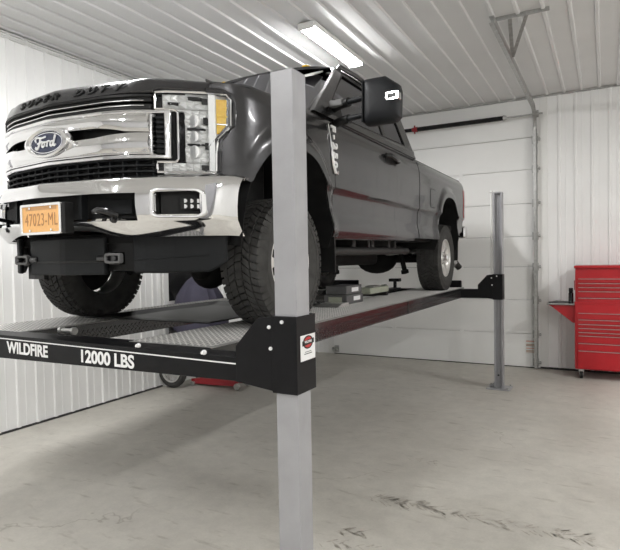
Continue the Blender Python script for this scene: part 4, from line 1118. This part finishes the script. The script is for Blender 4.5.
for (x,y,r) in spots[1:]:
    w = copy_tree(w0, truck); w.location = (x,y,.421); w.rotation_euler = (random.uniform(0,1)*0+ (.3 if y > 1 else .1),0,0) if r == 0 else (0,0,r)

# ================================================================= TOOLBOX
tb = empty('tool_chest', (-.382,8.74,0)); tag(tb, 'tall red rolling tool chest with rows of drawers by the back wall', 'tool chest')
W_, D_ = 1.38, .50
X0 = 0
MB().box((X0,0,.145),(X0+W_,D_,1.115)).build('cabinet', M['red'], tb, bevel=.006)
MB().box((X0+.004,.02,1.118),(X0+W_-.004,D_,1.60)).build('top_chest', M['red'], tb, bevel=.006)
MB().box((X0-.008,-.012,1.595),(X0+W_+.008,D_+.005,1.635)).build('lid', M['red'], tb, bevel=.008)
MB().box((X0-.004,-.006,1.085),(X0+W_+.004,.02,1.118)).build('divider_trim', M['red'], tb, bevel=.003)
def zrow(pix): # photo row on the chest face -> height
    return 1.80 + (275.5-pix)*(1.487/103.0)*1.0 - .205 + .0
zt_ = lambda p: 1.615 - (p-267)*(1.487/103.0)
def drawers(edges, y):
    for a, b in zip(edges[:-1], edges[1:]):
        z1, z0 = zt_(a), zt_(b)
        d = MB().box((X0+.035,y-.014,z0+.004),(X0+W_-.035,y+.004,z1-.004)).build('drawer', M['red'], tb, bevel=.003)
        h = MB().box((X0+.045,y-.027,z1-.017),(X0+W_-.045,y-.013,z1-.009)).build('drawer_pull', M['steel'], d, bevel=.003)
drawers([278,282.5,286.5,290.5,297,304.5], .02)
drawers([312,318.5,323,327,331,334.5,342,349.5,368], .0)
MB().cyl((X0+.68,-.012,zt_(308.5)),(X0+.68,.0,zt_(308.5)),.012).cyl((X0+.68,.0,zt_(274.5)),(X0+.68,.02,zt_(274.5)),.012).build('lock', M['chrome_soft'], tb, smooth=True)
for (cx_,cy_) in ((.08,.08),(W_-.08,.08),(.08,D_-.08),(W_-.08,D_-.08)):
    k = MB().box((cx_-.035,cy_-.035,.10),(cx_+.035,cy_+.035,.145)).box((cx_-.03,cy_-.03,.05),(cx_-.024,cy_+.03,.11)).box((cx_+.024,cy_-.03,.05),(cx_+.03,cy_+.03,.11)).build('caster', M['steel'], tb, bevel=.003)
    MB().cyl((cx_-.02,cy_,.06),(cx_+.02,cy_,.06),.06,n=28).build('caster_wheel', M['black'], k, smooth=True, bevel=.006)
    MB().cyl((cx_-.024,cy_,.06),(cx_+.024,cy_,.06),.02,n=16).build('caster_hub', M['chrome_soft'], k, smooth=True)
# folding side shelf
MB().prism([(-.01,.10,1.06),(-.36,.10,1.06),(-.30,.10,1.02),(-.03,.10,.80),(-.01,.10,.80)], (0,.012,0)).prism([(-.01,.38,1.06),(-.36,.38,1.06),(-.30,.38,1.02),(-.03,.38,.80),(-.01,.38,.80)], (0,.012,0)).box((-.02,.09,.80),(-.002,.40,1.06)).build('shelf_bracket', M['red'], tb, bevel=.002)
sh = MB().box((-.38,.06,1.058),(-.01,.44,1.068)).ring([(-.38,.06,1.06),(-.01,.06,1.06),(-.01,.44,1.06),(-.38,.44,1.06)],[(-.375,.065,1.06),(-.015,.065,1.06),(-.015,.435,1.06),(-.375,.435,1.06)],(0,0,.022)).build('side_shelf', M['steel'], tb)
MB().box((-.012,.06,1.28),(-.002,.10,1.42)).build('side_handle', M['red'], tb, bevel=.003)
can = empty('spray_can', (-.44,8.90,1.069)); tag(can, 'black spray can standing on the red tool chest side shelf', 'can')
MB().cyl((0,0,0),(0,0,.16),.034,n=24).cyl((0,0,.16),(0,0,.18),.034,.02,24).build('can_body', M['blackgloss'], can, smooth=True)
MB().cyl((0,0,.18),(0,0,.235),.030,.028,20).build('can_cap', M['black'], can, smooth=True)
rg = MB()
for k in range(5): rg.tube([(-.73+k*.04,8.86+.03*math.sin(k*2),1.084),(-.64+k*.045,8.98+.03*math.cos(k),1.098),(-.55+k*.02,9.06,1.084)], .012, 7)
tag(rg.build('shop_rag', M['greycase'], None, smooth=True), 'crumpled dark rag lying on the chest side shelf', 'rag')

# ================================================================= behind the lift
mc = empty('covered_motorcycle', (-5.11,6.15,0)); tag(mc, 'motorcycle under a purple-grey cloth cover by the left wall behind the lift', 'motorcycle')
P = []
rr = random.Random(2)
for i in range(49):
    a = 2*PI*i/48; row = []
    for (h, rx, ry) in ((1.60,.01,.01),(1.58,.10,.10),(1.52,.19,.22),(1.42,.28,.32),(1.3,.36,.42),(1.15,.40,.50),(.95,.42,.58),(.60,.43,.62)):
        fold = 1+.06*math.sin(a*9+h*2)*(1.7-h)+.03*math.sin(a*17)
        row.append((rx*math.cos(a)*fold, ry*math.sin(a)*fold*.6, h+(.03*math.sin(a*9) if h < .6 else 0)))
    P.append(row)
mb = MB(); mb.grid(P); mb.build('cloth_cover', M['purple'], mc, smooth=True, solid=.006)
whl = MB(); prof = []
for k in range(13):
    a = 2*PI*k/12; prof.append((.05*math.cos(a), .205+.048*math.sin(a)))
whl.lathe(prof, 'Y', 40, (-.31,-.25,.255)); tw = whl.build('tire', M['rubber'], mc, smooth=True)
mb = MB(); mb.lathe([(-.04,.172),(-.035,.158),(.035,.158),(.04,.172)], 'Y', 40, (-.31,-.25,.255)).build('rim', M['alu'], tw, smooth=True)
for k in range(16):
    a = 2*PI*k/16; MB().cyl((-.31+.03*math.cos(a),-.27,.255+.03*math.sin(a)),(-.31+.16*math.cos(a+.2),-.27,.255+.16*math.sin(a+.2)),.0035,n=6).build('wire_spoke', M['alu'], tw)
MB().cyl((-.31,-.31,.255),(-.31,-.19,.255),.035).build('wheel_hub', M['steel'], tw, smooth=True)
MB().tube([(-.31,-.31,.255),(-.25,-.30,.6),(-.20,-.4,.9)], .022, 8).tube([(-.31,-.19,.255),(-.25,-.18,.6),(-.20,-.38,.9)], .022, 8).tube([(-.2,-.4,.8),(0,0,.7),(.1,.2,.6)], .05, 8).tube([(.05,.1,.02),(.05,.15,.6)], .02, 8).build('fork_and_frame', M['frame'], mc, smooth=True)

fj = empty('floor_jack', (-4.86,6.27,0), math.radians(4)); tag(fj, 'long low red floor jack lying on the concrete under the lift', 'jack')
MB().prism([(-.42,-.12,.03),(.36,-.12,.04),(.36,-.12,.11),(.10,-.12,.14),(-.42,-.12,.10)], (0,.02,0)).prism([(-.42,.10,.03),(.36,.10,.04),(.36,.10,.11),(.10,.10,.14),(-.42,.10,.10)], (0,.02,0)).box((-.40,-.10,.05),(.0,.10,.09)).build('jack_frame', M['darkred'], fj, bevel=.005)
MB().prism([(-.38,-.05,.08),(.28,-.05,.08),(.30,-.05,.13),(-.30,-.05,.11)], (0,.10,0)).build('lift_arm', M['darkred'], fj, bevel=.005)
MB().cyl((.29,0,.12),(.29,0,.155),.05).build('saddle', M['steel'], fj, smooth=True)
for (x,r) in ((.36,.045),(-.38,.035)):
    for y in (-.14,.14): MB().cyl((x,y-.018,r),(x,y+.018,r),r,n=24).build('jack_wheel', M['steel'], fj, smooth=True, bevel=.004)
MB().tube([(-.40,0,.10),(-.55,0,.20),(-.62,0,.30)], .018, 8).build('handle_socket', M['black'], fj, smooth=True)

# ================================================================= CAMERA
cam_d = bpy.data.cameras.new('camera'); cam = bpy.data.objects.new('camera', cam_d); C.objects.link(cam)
f_px, yaw, pit, rol = 548.7547, 0.4933, -0.0295, -0.0176
cam_d.sensor_fit = 'HORIZONTAL'; cam_d.sensor_width = 36; cam_d.lens = 36*f_px/620
cam_d.clip_start = .05
Fv = Vector((-math.sin(yaw)*math.cos(pit), math.cos(yaw)*math.cos(pit), math.sin(pit)))
r0 = Vector((math.cos(yaw), math.sin(yaw), 0)); u0 = r0.cross(Fv)
r_ = r0*math.cos(rol)+u0*math.sin(rol); u_ = -r0*math.sin(rol)+u0*math.cos(rol)
mx = Matrix((( r_.x,u_.x,-Fv.x,0),(r_.y,u_.y,-Fv.y,0),(r_.z,u_.z,-Fv.z,CAMH),(0,0,0,1)))
cam.matrix_world = mx
SC.camera = cam

wd = bpy.data.worlds.new('world'); SC.world = wd; wd.use_nodes = True
wd.node_tree.nodes['Background'].inputs[0].default_value = (.9,.95,1,1); wd.node_tree.nodes['Background'].inputs[1].default_value = .05
SC.view_settings.view_transform = 'Standard'; SC.view_settings.look = 'None'; SC.view_settings.gamma = 1
SC.view_settings.use_curve_mapping = False
SC.view_settings.exposure = 1.3
